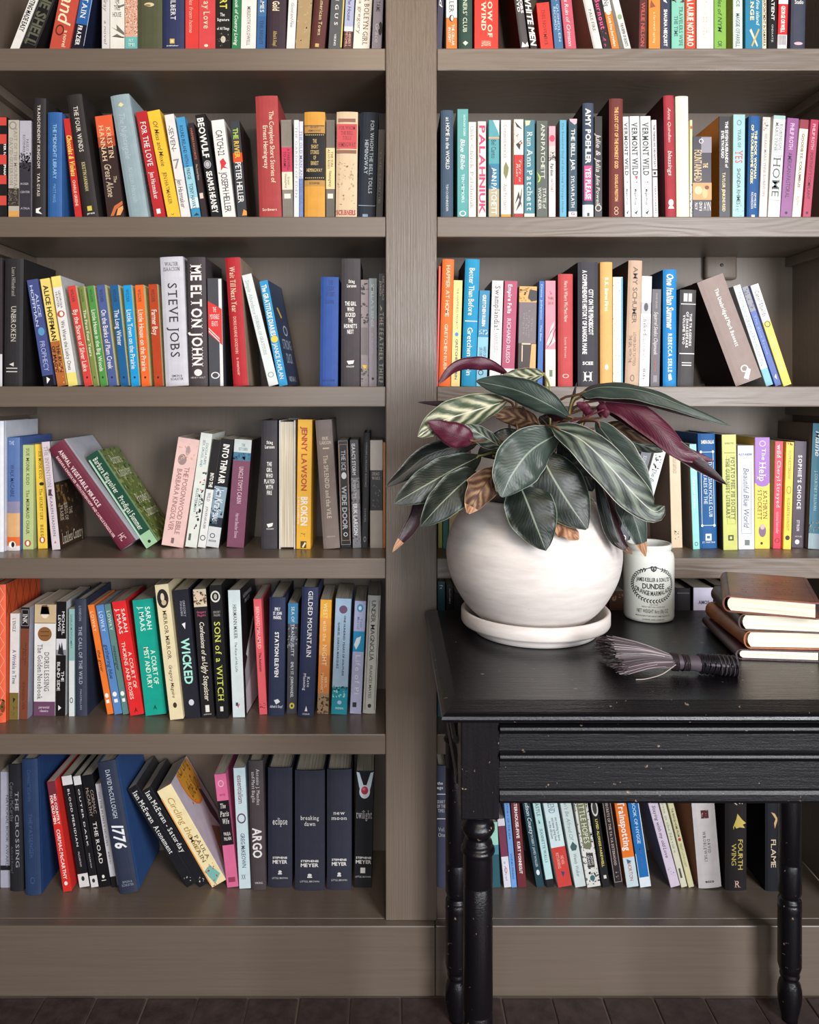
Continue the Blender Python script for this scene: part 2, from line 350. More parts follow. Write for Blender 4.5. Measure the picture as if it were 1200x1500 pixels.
b(377, 391, .03, -72, None, 'p', '3f6d9c', 'blue thin paperback with dark capitals', [('JAMES', -8, 19, .3, .75, 'w', 's'), ('THE NIGHT', 30, 66, .35, .7, '1f3c5e', 's')], bands=[(24, 110, '2f5f92')])
b(391, 420, .02, -98, None, 'h', '3a2a33', 'wide plum hardback with yellow lettering', [('Gold', 2, 16, .3, .65, 'e8d9b4', 'b'), ('Alfred A. Knopf', 46, 68, .35, .55, 'd9bf6a', 's')])
b(420, 433, .05, -76, None, 'p', 'e4e0de', 'white thin paperback with grey script', [('Good and Fine', 4, 40, .35, .7, '8e8a88', 'i')])
b(433, 455, .06, -82, None, 'p', 'a98f66', 'plain tan paperback without lettering', [('@sp', 0, 1, -80, 66, 'b89f78', 60, .003)])
b(455, 477, .09, -90, None, 'h', '5b2e2a', 'maroon hardback with gold lettering', [('Making of an American Town', -50, 52, .45, .7, 'e2cf9a', 's'), ('@r', .35, .62, 64, 69, 'c9a85c')])
b(478, 499, .06, -84, None, 'p', '4a4f55', 'slate paperback with spaced white capitals', [('C A D I G U S', -40, 38, .35, .6, 'w', 'sw'), ('VIKING', 50, 67, .4, .55, 'w'), ('@r', .9, 1, -80, 69, 'd8c65a')])
b(501, 515, .05, -78, None, 'p', 'a9aecb', 'pale blue thin paperback with maroon foot', [('Out of the House', -30, 30, .3, .7, '3f4468', 'i'), ('HERBERT\nMITCHELL', 47, 69, .2, .8, 'e8b0a0', '')], bands=[(39, 46, 'e4e0e4'), (46, 110, '4b2227')])
b(516, 542, .06, -82, None, 'p', 'e9e0cf', 'cream paperback with tall brown capitals', [('THE OTHER BOLEYN GIRL', -50, 67, .55, .85, '6b4434', 's'), ('philippa gregory', -30, 50, .2, .42, '8a6a58', '')])
b(543, 558, .04, -76, None, 'p', 'a9a4b8', 'lilac grey paperback with dark script', [('TAME', 2, 18, .3, .7, '37333f', 's'), ('@o', .8, 42, .2, 10, '1c1a1f'), ('Grace', 34, 62, .3, .7, 'e8e4ec', 'i')])
cur = row(1, 'right')
b(640, 649, .04, -80, None, 'p', '2a2d4a', 'navy sliver paperback against the upright', [('and', -20, 8, .3, .8, 'w', 'i')])
b(650.5, 666.5, 0, -74, None, 'p', 'dcdfdb', 'orange and white paperback with bird emblem', [('STELLER', -20, 19, .3, .7, '4a4a4a', 's'), ('@o', .5, 27, .22, 5, '1c1a1b'), ('@o', .55, 27, .12, 4, 'f4f1ea'), ('THE CELLAR\nIN LIGHT', 36, 67, .2, .75, 'w', '')], bands=[(26, 110, 'ef7427')])
b(672, 692, 0, -82, None, 'h', '2f4a40', 'dark green hardback with white capitals', [("GARDENERS' CLUB", -30, 48, .32, .62, 'dfe4c8', 's'), ('@q', [(.3, 63), (.5, 60), (.7, 63), (.5, 67)], 'dfe4c8')])
b(695, 730, 0, -95, None, 'p', 'e02a22', 'wide scarlet paperback with cream capitals', [('SHADOW OF\nTHE WIND', -40, 56, .3, .75, 'f3ddc0', 'sb'), ('A NOVEL', 60, 68, .3, .7, 'f3ddc0', '')])
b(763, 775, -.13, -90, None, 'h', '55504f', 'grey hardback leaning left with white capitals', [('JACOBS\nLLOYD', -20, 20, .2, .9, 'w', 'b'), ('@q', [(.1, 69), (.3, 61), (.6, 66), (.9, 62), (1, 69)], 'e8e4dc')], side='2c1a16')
b(777, 787, -.14, -80, None, 'p', '1d1b1c', 'black paperback with bold white capitals', [('STUPID WHITE MEN', -60, 66, .15, .95, 'w', 'bi')])
b(792, 811, -.1, 5, None, 'p', 'e0342c', 'short red paperback with dark lettering', [('THIS NOVEMBER', 14, 67, .35, .6, '5a1512', 's')])
b(813, 826, -.08, -60, None, 'p', '3c6a94', 'steel blue paperback with pale capitals', [('ANNA QUINDLEN', -30, 62, .55, .8, 'b8cfe0', 's'), ('RECORDS', 10, 44, .2, .45, 'b8cfe0', '')])
b(828, 844, -.1, -70, None, 'p', 'c75468', 'rose paperback with cream script', [("Sam Cape's Ruin of Crimson", -40, 67, .3, .65, 'f2d9d6', 'i')])
b(870, 883, -.22, -80, None, 'h', 'd9d6d0', 'pale grey hardback leaning left', [('PALE FIRE', 14, 46, .35, .65, '55504f', 's')], side='a08c6e')
b(884, 896, -.22, -80, None, 'p', '1f1b22', 'black paperback with hot pink lettering', [('Smart Burnout', -40, 44, .25, .85, 'e2487e', 'sb'), ('@sp', .2, .8, 46, 68, 'e2487e', 14, .0015)])
b(898, 909, -.2, -70, None, 'p', 'efece6', 'orange paperback with bird oval leaning left', [('Ng', 0, 10, .2, .8, 'k', 's'), ('Little Fires Everywhere', 24, 68, .3, .7, 'w', 'i'), ('@o', .5, 19, .3, 3, 'f4f1ea')], bands=[(17, 110, 'ef7b23')])
b(912, 922, -.25, -66, None, 'p', 'e2e0d6', 'white leaning paperback with small green emblem', [('THE KEEPER OF SECRETS', 34, 68, .3, .7, 'k', 'b'), ('@o', .5, 25, .35, 4, '8fa57a')])
b(936.5, 948, .02, -80, None, 'p', '5a2f2c', 'brown paperback with red capitals', [('WILLIE NELSON', 4, 68, .25, .7, 'd0524a', '')])
b(950, 967, 0, -72, None, 'p', 'e98a3a', 'orange paperback with pale lettering', [('a farewell spring', 18, 64, .4, .62, 'f6d9b0', 's'), ('@q', [(.2, 0), (.6, 10), (.1, 12)], '8a4a26')])
b(967.5, 981.5, 0, -76, None, 'p', '3a3f55', 'slate blue paperback with white capitals', [('SHAUNA NIEQUIST', 14, 68, .35, .7, 'w', 'b'), ('@q', [(.3, -6), (.7, 5), (.3, 2)], 'w')])
b(984, 1003, 0, -80, None, 'p', '84c4ae', 'mint paperback with dark capitals', [('TRAVELERS WIFE\nTHE TIME', 10, 68, .2, .85, '254a42', 's'), ('@sp', 0, 1, -8, 4, '5a2430', 26, .003)])
b(1004, 1019, 0, -72, None, 'p', 'd9482c', 'tomato red paperback with bold white capitals', [('LAURIE NOTARO', 5, 68, .2, .8, 'f6e6d4', 'b'), ('@q', [(.2, -6), (.8, 0), (.2, 3)], 'f6e6d4')])
b(1021, 1045.5, 0, -84, None, 'p', 'ece4d8', 'cream paperback with faint embossed capitals', [('MIDDLE SHORE', -30, 60, .4, .6, 'd5cabb', 'sb')])
b(1046.5, 1064, 0, -82, None, 'p', '7fb04a', 'leaf green paperback with black script', [('The Rules of NYM', -30, 46, .3, .65, '1f3a1c', 'i'), ('OR', 60, 69, .3, .65, '1f3a1c', '')])
b(1074, 1088, 0, -76, None, 'p', 'cdd8cf', 'pale green paperback with dark capitals', [('PLACE', -16, 11, .35, .7, '4a5a50', 's'), ("MAGGIE O'FARRELL", 20, 69, .3, .7, '3a5a5a', '')], side='c9b86a')
b(1092, 1116.5, 0, -84, None, 'p', '2d7fa3', 'teal paperback with crossed golden oars', [('ORANGE', -30, 31, .3, .52, 'f0d9a0', 'sb'), ('fine island', 0, 36, .65, .85, 'd9e6d9', 'i'), ('@q', [(.25, 45), (.35, 42), (.75, 67), (.7, 69)], 'e8d9b4'), ('@q', [(.85, 44), (.78, 42), (.35, 67), (.42, 69)], 'c9a85c')])
b(1117, 1123, 0, -66, None, 'p', 'efe2be', 'cream sliver paperback with black capitals', [('APPOINTMENT IN SAMARRA', 0, 68, .2, .8, 'k', 'b')])
b(1125, 1138, .01, -78, None, 'p', '141214', 'black paperback with white capitals', [('THE PATIENT', -30, 30, .35, .7, 'w', ''), ('ONDAATJE', 36, 62, .4, .6, 's', '')])
b(1139, 1153, .03, -72, None, 'p', 'd6282a', 'red and white paperback with barcode foot', [('GEORGE ORWELL', 9, 48, .3, .7, 'w', 'b')] + [('@r', .12+.13*i, .17+.13*i, 52, 66, '6b6466') for i in range(6)], bands=[(-110, 6, 'e6e2e2'), (51, 110, 'd8d2d4')])
b(1159, 1180, .02, -86, None, 'h', '3b3f50', 'slate hardback with small pink oval', [('Main\nStudio', -8, 6, .2, .8, 'w', 'h'), ('@o', .5, 64, .3, 2.2, 'e6b0b4')])

cur = row(2, 'left')
b(-6, 9.5, 0, 171, None, 'p', '1b191b', 'black and red banded paperback', [('WATER for ELEPHANTS', 198, 266, .75, .95, 'w', 'b'), ('@r', 0, 1, 172, 184, 'd0453c'), ('@r', 0, 1, 197, 211, 'd0453c'), ('@r', 0, 1, 227, 241, 'd0453c'), ('@r', 0, 1, 257, 270, 'd0453c'), ('@r', 0, 1, 287, 301, 'd0453c')])
b(12, 27.5, 0, 176, None, 'p', 'b9b3a6', 'grey paperback with a landscape strip at its foot', [('EAST OF THE MOUNTAINS\nDAVID GUTERSON', 188, 286, .15, .85, '8a8478', 's'), ('@ring', .45, 184, .35, 6, '8a8478'), ('@sp', 0, 1, 278, 300, '6d665c', 50, .002)], bands=[(276, 302, '3d3530'), (309, 345, 'd9a25a')])
b(28.5, 45.5, 0, 177, None, 'p', 'b7b3be', 'lilac paperback fading to charcoal below', [('PAULO\nROTENBERG', 198, 228, .3, .8, '5d5763', 's'), ('@sp', 0, 1, 224, 252, '3b3640', 110, .0024), ('ROSER', 268, 271, .1, .8, 's', 'h'), ('CENTER', 280, 283, .1, .9, 's', 'h'), ('ATRIA', 304, 307, .1, .9, 's', 'h')], bands=[(238, 345, '3b3640')])
b(47, 66, 0.005, 144, None, 'h', '2a2426', 'tall charcoal hardback with long white capitals', [('TRANSCENDENT KINGDOM', 154, 247, .38, .6, 'e8dfd2', 's'), ('YAA GYASI', 254, 288, .38, .6, 'e8dfd2', 's'), ('@q', [(.3, 306), (.7, 304), (.5, 309), (.8, 314), (.3, 312)], 'w')])
b(70, 91, 0, 164.5, None, 'h', '2f5f9c', 'royal blue hardback with pale blue capitals', [('THE MIDNIGHT LIBRARY', 182, 262, .4, .65, '9cc4e0', ''), ('MATT HAIG', 270, 297, .4, .6, '7aa6cc', 's')])
b(109, 119, -.12, 174.5, None, 'p', 'c8322f', 'thin red leaning paperback with yellow scrollwork', [('Chocolat & Violets', 198, 258, .2, .9, 'ecd25a', 'ib'), ('CHARLIE GREENE', 264, 302, .3, .7, 'f0d9c0', '')])
b(122, 144, -.14, 140, None, 'h', '2b2524', 'tall black leaning hardback with white capitals', [('THE FOUR WINDS', 156, 223, .35, .65, 'e8dfd2', 's'), ('KRISTIN HANNAH', 238, 280, .38, .62, 'd9c98a', 's'), ('@r', .35, .65, 302, 309, 'd8c24a'), ('press', 311, 314, .3, .8, 'w', 'h')])
b(157, 182, -.125, 171, None, 'p', '3a2a28', 'orange topped dark paperback with large capitals', [('KRISTIN\nHANNAH', 184, 236, .15, .85, 'f2cfa2', 's'), ('Great Alone', 240, 288, .2, .6, 'c8b49a', 'i'), ('The', 258, 268, .65, .85, 'c8b49a', 'i'), ('@q', [(.2, 316), (.5, 302), (1, 296), (1, 301), (.6, 307), (.4, 316)], 'c86a3a'), ('@q', [(.55, 316), (.7, 306), (1, 303), (1, 308), (.8, 316)], 'e8a060')], bands=[(150, 200, 'e2603a'), (200, 215, 'b04a30')])
b(189, 217, -.158, 141, None, 'h', '93a6ac', 'tall pale blue-grey leaning hardback', [('The Nightingale', 165, 232, .3, .62, 'aebdc1', 'i'), ('Kristin Hannah', 245, 296, .35, .6, 'a9b9be', 'i'), ('@q', [(.35, 154), (.5, 150), (.65, 154), (.5, 157)], 'e2d9a0')])
b(226, 242.5, -.18, 165, None, 'p', 'b92b30', 'crimson leaning paperback with white capitals', [('FOR THE LOVE', 179, 244, .25, .75, 'w', 's'), ('Jen Hatmaker', 252, 292, .3, .7, 'w', 's'), ('@r', .3, .65, 306, 313, 'w')])
b(245, 264, -.196, 164, None, 'p', 'f5c23c', 'golden yellow leaning paperback', [('Of Mess and Moxie', 177, 243, .3, .65, '5d4a20', 'i'), ('JEN HATMAKER', 252, 299, .3, .6, '7a5a20', ''), ('v', 312, 315, .3, .6, '7a5a20', 'h')])
b(265, 279, -.165, 169, None, 'p', 'e6e2de', 'white leaning paperback with hand drawn seven', [('-SEVEN-', 184, 222, .2, .7, '6d6966', ''), ('7', 233, 247, .15, .8, '8c8885', 'h'), ('Jen Hatmaker', 262, 304, .2, .7, '55504f', 'i')])
b(281, 294, -.163, 173, None, 'p', '4c9bcb', 'sky blue leaning paperback with dark capitals', [('ROUND IRELAND WITH A FRIDGE', 184, 263, .25, .65, '16344c', ''), ('TONY HAWKS', 269, 306, .25, .7, '16344c', ''), ('@q', [(.2, 316), (.6, 312), (.9, 316)], '16344c')], bands=[(245, 290, '9fd0de'), (290, 305, 'd6ecee'), (305, 345, '3f93b8')])
b(295.5, 304, -.15, 181, None, 'p', '37292a', 'thin brown-black leaning paperback', [('HARPERS FAVORITE', 188, 234, .3, .65, 'c86a4a', ''), ('The Social Sense', 240, 264, .3, .6, 'c8b49a', 'i'), ('@r', .2, .8, 283, 291, 'e0c8b8')])
b(309.5, 324.5, -.16, 169, None, 'p', '1a1a1c', 'black leaning paperback with bold white capitals', [('BEOWULF', 173, 231, .15, .75, 'w', 'b'), ('@o', .45, 241, .35, 6, 'b9b8bb'), ('@ring', .45, 241, .28, 5, '6b686c'), ('SEAMUS HEANEY', 251, 312, .2, .75, 'w', 'b')])
b(326, 345, -.12, 177, None, 'p', 'ece8e2', 'white leaning paperback with tiny red figure', [('CATCH-22', 191, 228, .25, .75, 'k', ''), ('@q', [(.3, 236), (.6, 232), (.8, 240), (.6, 244), (.9, 248), (.5, 246), (.3, 250), (.35, 242)], 'd02a34'), ('JOSEPH HELLER', 252, 311, .25, .75, '2a2a2e', '')])
b(348, 362, -.08, 177.5, None, 'p', '3a3d44', 'slate leaning paperback with rainbow capitals', [('THE', 188, 204, .25, .75, 'a8c84a', 'b'), ('RIVER', 207, 232, .25, .75, 'e8b83a', 'b'), ('PETER HELLER', 238, 297, .2, .8, 'w', ''), ('@q', [(.5, 316), (.7, 307), (1, 310), (1, 316)], 'f09a3a')], bands=[(224, 238, 'd8532a')], side='2a1a1a')
b(380, 412.5, -.035, 141, None, 'h', 'a93f3f', 'tall brick red hardback with cream title', [('The Complete Short Stories of\nErnest Hemingway', 163, 268, .3, .8, 'f0dcb8', ''), ('Scribners', 305, 309, .15, .8, 'f0dcb8', 'h')])
b(414, 429.5, -.02, 176, None, 'p', '8a8378', 'grey striped paperback with pink and cream labels', [('A FAREWELL\nTO ARMS', 218, 250, .2, .8, '4a1a24', ''), ('Ernest\nHemingway', 255, 276, .3, .75, '6a5244', 's'), ('@r', .2, .8, 284, 291, 'e8e0d0')] + [('@r', .08+.14*i, .1+.14*i, 178, 214, '5d574f') for i in range(7)] + [('@r', .08+.14*i, .1+.14*i, 292, 330, '5d574f') for i in range(7)], bands=[(216, 252, 'c83a58'), (252, 278, 'e9dcc0')])
b(430.5, 437.8, 0, 176, None, 'p', 'e4e2e0', 'thin white paperback with grey capitals', [('THE GARDEN OF EDEN', 186, 290, .3, .7, '8c98a8', 's')])
b(438.2, 444, 0, 178, None, 'p', 'd6d6e2', 'thin white and blue paperback', [('THE OLD MAN AND THE SEA', 192, 300, .2, .8, '5a74b0', 's')], bands=[(262, 345, '6f86bc')])
b(446, 476, 0, 164, None, 'h', 'd79a3f', 'wide golden hardback with black title panel', [('ERNEST', 185, 188, .3, .7, '6d4a20', 'h'), ('HEMINGWAY', 190, 193, .2, .8, '6d4a20', 'h'), ('@r', .02, .98, 184, 184.8, '4a3520'), ('THE\nSHORT\nSTORIES\nOF\nERNEST', 204, 242, .3, .72, 'e2c27a', 'hs'), ('HEMINGWAY', 247, 252, .12, .88, 'e2c27a', 'hs'), ('SCRIBNER', 267, 270, .25, .75, '6d4a20', 'h')] + [('@o', .08+.094*i, 198, .025, .7, 'e2c27a') for i in range(10)] + [('@o', .08+.094*i, 261, .025, .7, 'e2c27a') for i in range(10)], bands=[(183, 195, 'b88a4a'), (195, 264, '1d1b1e'), (264, 273, 'b88a4a')])
b(477.5, 490.5, 0, 176, None, 'p', '6e6963', 'grey striped paperback with cream label', [('THE SUN\nALSO RISES', 219, 248, .2, .8, '4a3a30', 's'), ('Hemingway', 251, 274, .35, .65, '4a3a30', 's'), ('@r', .2, .8, 284, 291, 'e8e0d0')] + [('@r', .08+.17*i, .11+.17*i, 178, 216, '47423d') for i in range(6)] + [('@r', .08+.17*i, .11+.17*i, 292, 330, '47423d') for i in range(6)], bands=[(217, 277, 'e6cf98')])
b(492.5, 523.5, 0.01, 164, None, 'h', 'd9bf9c', 'beige hardback with red framed title box', [('@r', .1, .9, 174, 179, '8a5a4a'), ('@r', .03, .97, 182, 218, 'c8444c'), ('FOR WHOM\nTHE BELL\nTOLLS', 185, 205, .12, .88, '5a1a20', 'hs'), ('HEMINGWAY', 209, 215, .08, .92, '5a1a20', 'hs'), ('@r', .05, .95, 220, 225, '8a5a4a'), ('@sp', .1, .9, 235, 300, 'b89a78', 40, .0025), ('SCRIBNERS', 308, 315, .05, .95, 'b0303c', 'hsb')])
b(525, 551, .035, 165, None, 'h', '1f2733', 'dark navy hardback with pale capitals', [('FOR WHOM THE BELL TOLLS\nHEMINGWAY', 177, 284, .3, .78, 'b8c4cc', 's'), ('@r', .05, 1, 301, 302, '8a98a8'), ('@r', .3, .6, 314, 318, '7a98b0')])
b(552, 562.5, .03, 190, None, 'p', '2b2826', 'charcoal paperback beside the upright', [('THE HOME', 220, 300, .3, .6, '6a645c', 's')])
cur = row(2, 'right')
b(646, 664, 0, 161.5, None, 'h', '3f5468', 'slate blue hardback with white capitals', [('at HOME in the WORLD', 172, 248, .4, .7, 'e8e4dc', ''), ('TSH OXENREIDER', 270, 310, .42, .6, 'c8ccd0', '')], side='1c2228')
b(670, 686, 0, 160, None, 'p', '58a3a0', 'teal paperback with white script', [('ANTHONY DOERR', 168, 200, .55, .75, 'd8ecea', ''), ('Blue Bible', 204, 248, .3, .7, 'w', 'i'), ('TEN MEMOIRS', 255, 297, .4, .65, 'd8ecea', ''), ('@ring', .5, 313, .3, 4, 'w')])
b(686.5, 697.5, 0, 179, None, 'p', 'efeae0', 'ivory paperback with grey title', [('Choke', 185, 206, .25, .65, '8a8a88', 's'), ('Chuck Palahniuk', 212, 307, .25, .65, '9a9a98', 's')])
b(700, 712, 0, 178, None, 'p', 'efe0d6', 'ivory paperback with bold magenta capitals', [('PALAHNIUK', 184, 314, .2, .9, 'd8306a', 'b'), ('@r', 0, .06, 180, 330, 'e08a3a')])
b(716, 731.5, 0, 176, None, 'p', '4fa0a8', 'turquoise and tan patchwork paperback', [('Bel Canto', 205, 232, .25, .7, '1c3a44', ''), ('ANN PATCHETT', 246, 314, .25, .75, 'e8f0ea', ''), ('@q', [(.4, 176), (1, 176), (1, 200), (.9, 194)], 'c8e4e0'), ('@r', 0, 1, 201, 203.5, 'd8a070'), ('@q', [(0, 240), (.4, 250), (.2, 270), (0, 275)], '1c4a6a')], bands=[(240, 277, '2f7fa0'), (277, 345, 'b8a888')])
b(734, 748.5, 0, 176, None, 'p', 'ebe7dc', 'ivory paperback with an olive leaf', [('Commonwealth', 183, 232, .3, .6, '8a8880', 's'), ('@q', [(.5, 237), (.8, 246), (.7, 256), (.5, 263), (.25, 254), (.3, 244)], '7d7f4a'), ('Ann Patchett', 270, 308, .3, .6, '8a8880', 's')], bands=[(314, 345, 'd89a4a')])
b(753, 767, 0, 175, None, 'p', 'ece0d2', 'white and red paperback with black branches', [('Taft is\nRun', 232, 266, .25, .75, 'f2d0c0', 'i'), ('@q', [(.1, 178), (.9, 190), (.3, 186)], '2a2426'), ('@q', [(.2, 212), (.8, 205), (.6, 220)], '2a2426'), ('@q', [(.1, 300), (.5, 280), (.9, 306), (.5, 290)], '2a2426'), ('@q', [(.9, 272), (.6, 292), (.2, 310), (.7, 300)], '3a3436'), ('@sp', 0, 1, 188, 212, 'e8b8a8', 12, .003)], bands=[(227, 271, 'c82a2c'), (313, 345, 'b02a30')])
b(768, 783.5, 0, 176, None, 'p', '3d7d8e', 'teal paperback with large white script', [('Run', 194, 215, .25, .8, 'e2ecd8', 's'), ('Ann Patchett', 219, 310, .25, .8, 'e2ecd8', 's'), ('@q', [(.1, 177), (.6, 177), (.5, 183), (.15, 185)], 'd8d8a0')], bands=[(313, 345, 'd8dccb')], side='2c2a2e')
b(786, 802.5, 0, 177, None, 'p', '565f57', 'grey-green paperback with cream capitals', [('ANN PATCHETT', 182, 262, .4, .75, 'd8d8cc', ''), ('STATE of\nWONDER', 275, 307, .15, .85, 'd8d8cc', ''), ('@q', [(.05, 252), (.4, 260), (.3, 266), (.1, 268), (.25, 262)], 'a8d04a')])
b(804, 814, 0, 185, None, 'p', 'd8a8b0', 'short pink and white paperback', [('Pardon', 240, 258, .25, .7, '2a2426', 'b'), ('HATCHET', 262, 282, .3, .65, 'b03a4a', ''), ('@o', .5, 203, .4, 5, 'c83a5a'), ('@sp', 0, 1, 222, 236, '3a3436', 30, .0018)], bands=[(214, 236, 'c8c0bc'), (236, 345, 'e6e0dc')])
b(820, 830, 0, 176, None, 'p', '5fa8c4', 'thin sky blue paperback with tiny lettering', [('The Beautiful Day of the Long Voyage Home', 180, 312, .35, .62, '2c6a90', 's')], side='6a4a44')
b(833, 845.5, 0, 174, None, 'p', '2c4a5a', 'dark teal paperback with white capitals', [('THE BELL JAR', 189, 250, .3, .75, 'w', ''), ('SYLVIA PLATH', 258, 304, .3, .7, 'e8e8e8', ''), ('@q', [(.1, 174), (1, 174), (.95, 181), (.7, 183), (.2, 178)], 'e8b0b8'), ('G', 311, 315, .3, .7, 'k', 'h')], bands=[(310, 345, 'e4ccd0')])
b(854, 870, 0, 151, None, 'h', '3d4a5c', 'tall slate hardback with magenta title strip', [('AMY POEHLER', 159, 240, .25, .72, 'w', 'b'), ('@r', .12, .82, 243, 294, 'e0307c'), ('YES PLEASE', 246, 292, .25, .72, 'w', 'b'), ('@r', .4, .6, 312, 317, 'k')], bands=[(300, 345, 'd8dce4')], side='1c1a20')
b(870.8, 882.5, 0, 170.5, None, 'p', '2a2626', 'black paperback with white script', [('Julie & Julia', 196, 252, .2, .8, 'c8c4bc', 'i'), ('Julie Powell', 256, 300, .25, .7, 'c8c4bc', 'i'), ('@ring', .5, 305, .4, 5, 'c8c4bc')])
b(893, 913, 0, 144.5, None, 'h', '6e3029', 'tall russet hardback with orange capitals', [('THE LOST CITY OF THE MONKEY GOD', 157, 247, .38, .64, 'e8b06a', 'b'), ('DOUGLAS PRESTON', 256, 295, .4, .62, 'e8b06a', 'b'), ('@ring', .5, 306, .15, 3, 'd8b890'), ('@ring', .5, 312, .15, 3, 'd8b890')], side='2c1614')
for i, (l, r, lk) in enumerate(((915.5, 924, 'white paperback with half hidden title'), (925.5, 939.5, 'white paperback with red maple leaf title'), (941, 956, 'white paperback with ornate black title'))):
    b(l, r, -.02, 170.6+.5*(i == 0), None, 'p', 'e2e4e4', lk, [('VERMONT WILD', 180, 258, .2, .75, '2c3430', 'sb'), ('VOLUME %d' % (4-i), 266, 268, .2, .8, '8a8a8a', 'h'), ('Megan Price', 277, 300, .35, .6, '3a3a3a', ''), ('@q', [(.3, 312), (.7, 308), (.5, 314), (.8, 316)], 'k')] + ([('@q', [(.4, 258), (.75, 258), (.6, 264)], 'c83a5a')] if i == 1 else []))
b(957.5, 964.5, -.02, 176, None, 'p', 'e4dfe0', 'thin white paperback with black capitals', [('THE THINGS WE DID NOT SAY', 183, 245, .3, .7, 'k', 'b'), ('TERRY FARISH', 272, 312, .35, .65, '3a3a3a', ''), ('@r', 0, 1, 248, 250, 'k'), ('@r', 0, 1, 258, 260, 'k'), ('@r', .2, .7, 252, 256, 'k')])
b(976, 991, -.02, 140, None, 'h', 'a5303c', 'tall crimson hardback with white script', [('Anna Quindlen', 158, 208, .35, .65, 'e8b8b4', 'i'), ('blessings', 221, 257, .3, .7, 'f0d0c8', 'i'), ('@o', .5, 297, .25, 5, 'f0d0c8'), ('@q', [(.3, 302), (.7, 302), (.8, 306), (.2, 306)], 'f0d0c8')], side='4a1418')
b(992, 1010.5, -.01, 141, None, 'h', 'efe6cf', 'tall plain cream hardback', [('IIII', 158, 176, .4, .6, 'e2d8bf', 's')])
b(1011, 1014.5, 0, 176, None, 'p', 'e8e0a8', 'thin yellow and white paperback', [('@o', .5, 187, .4, 2.5, 'd03a3a'), ('@sp', 0, 1, 270, 314, '3a3a3a', 26, .0013)], bands=[(266, 345, 'e8e4da')])
b(1015, 1042.5, 0, 200, None, 'p', '3c3640', 'short squat paperback with painted figures', [('@r', .45, 1, 201, 224, '8d8792'), ('@ring', .45, 207, .12, 3.5, 'e8e4ec'), ('FOUNTAINHEAD', 220, 266, .08, .48, 'e0c090', ''), ('THE', 239, 246, .55, .8, 'e0c090', 'b'), ('@r', 0, 1, 268, 293, 'd09a60'), ('@o', .3, 279, .2, 6, 'f0d8a0'), ('@o', .65, 283, .15, 8, 'e8b880'), ('@o', .75, 275, .12, 3, '7a3a20'), ('AYN\nRAND', 296, 309, .1, .5, 'e8e4e0', 'u'), ('AYN', 296, 309, .58, .95, 'e8e4e0', 'h')])
b(1053.5, 1070, 0, 170.6, None, 'p', '2e2a30', 'charcoal paperback with orange back cover', [('THE SEVEN HUSBANDS of\nEVELYN HUGO', 178, 246, .2, .8, 'e8e4dc', 'b'), ('TAYLOR JENKINS REID', 253, 310, .3, .55, 'e0cf90', 'b')], side='d9841c')
b(1073, 1090.5, .01, 168, None, 'p', '9cc4c6', 'pale aqua paperback with red word', [('@ring', .5, 180, .2, 4, '5d8a8e'), ('YEAR OF', 190, 217, .4, .65, '3c6468', 's'), ('YES', 221, 240, .2, .8, 'd03a40', 's'), ('SHONDA RHIMES', 247, 300, .35, .65, '33464a', ''), ('@sp', .1, .9, 300, 317, '6fa0a4', 14, .0016)])
b(1095, 1111.5, .02, 170, None, 'h', '22568f', 'blue hardback with yellow capitals', [('THE BOOK WOMAN\nOF TROUBLESOME CREEK', 183, 270, .2, .72, 'f0e4a0', 'b'), ('KIM MICHELE\nRICHARDSON', 282, 306, .3, .75, 'e8e4dc', ''), ('@r', .35, .65, 315, 319, 'w')], side='16345c')
b(1112, 1123.5, .04, 172, None, 'p', 'cfc8c2', 'pale grey paperback with fine capitals', [('GILEAD MARILYNNE ROBINSON', 196, 288, .35, .62, '9a8a84', 's'), ('@sp', .1, .9, 174, 192, 'b8a8a4', 24, .0018)])
b(1125, 1142.5, .06, 170, None, 'p', 'e6e4de', 'white paperback with large grey-green capitals', [('ROBINSON\nMARILYNNE', 180, 222, .2, .8, '55605c', 's'), ('HOME', 232, 290, .2, .8, '4a5450', 's'), ('@r', .1, .9, 228, 228.8, '8a8a88'), ('@r', .1, .9, 293, 293.8, '8a8a88')], bands=[(160, 175, 'a3c0bc')])
b(1143, 1160, .075, 174, None, 'p', '8b4f86', 'violet paperback with pale capitals', [('PHILIP ROTH', 181, 219, .3, .65, 'e8c0d8', ''), ('AMERICAN PASTORAL', 224, 290, .3, .65, '4a2450', ''), ('@o', .5, 312, .12, 2, '2a1430')])
b(1160.5, 1173.5, .085, 176, None, 'p', 'e2d9c6', 'cream paperback with maroon cap', [('GOODBYE, COLUMBUS', 196, 275, .35, .62, '6a5a50', 'b'), ('ROTH', 288, 300, .35, .6, '8a7a70', '')], bands=[(165, 189, '8a2c3c')])
b(1176, 1188, .085, 176, None, 'p', 'a82a4c', 'raspberry paperback with dark capitals', [('PHILIP ROTH', 182, 219, .3, .65, 'f0b0c0', ''), ("PORTNOY'S COMPLAINT", 224, 292, .3, .65, '4a1024', ''), ('@o', .5, 312, .15, 2, '2a1430')])
cur = row(3, 'left')
b(-9, 3, 0, 378, None, 'p', '3a3236', 'charcoal paperback with white foot', [], bands=[(519, 590, 'd8d6dc')])
b(5, 32, .01, 379, None, 'h', '29262a', 'wide black hardback with faint cream lettering', [('Laura Hillenbrand', 392, 434, .4, .6, 'a8a098', 's'), ('UNBROKEN', 449, 501, .38, .66, 'c8c0b4', 's'), ('@q', [(.3, 534), (.55, 531), (.55, 537)], 'd8d4cc'), ('@r', .15, .75, 539, 540.3, 'd8d4cc'), ('@r', .15, .75, 544, 545.3, 'd8d4cc')], side='201d1f')
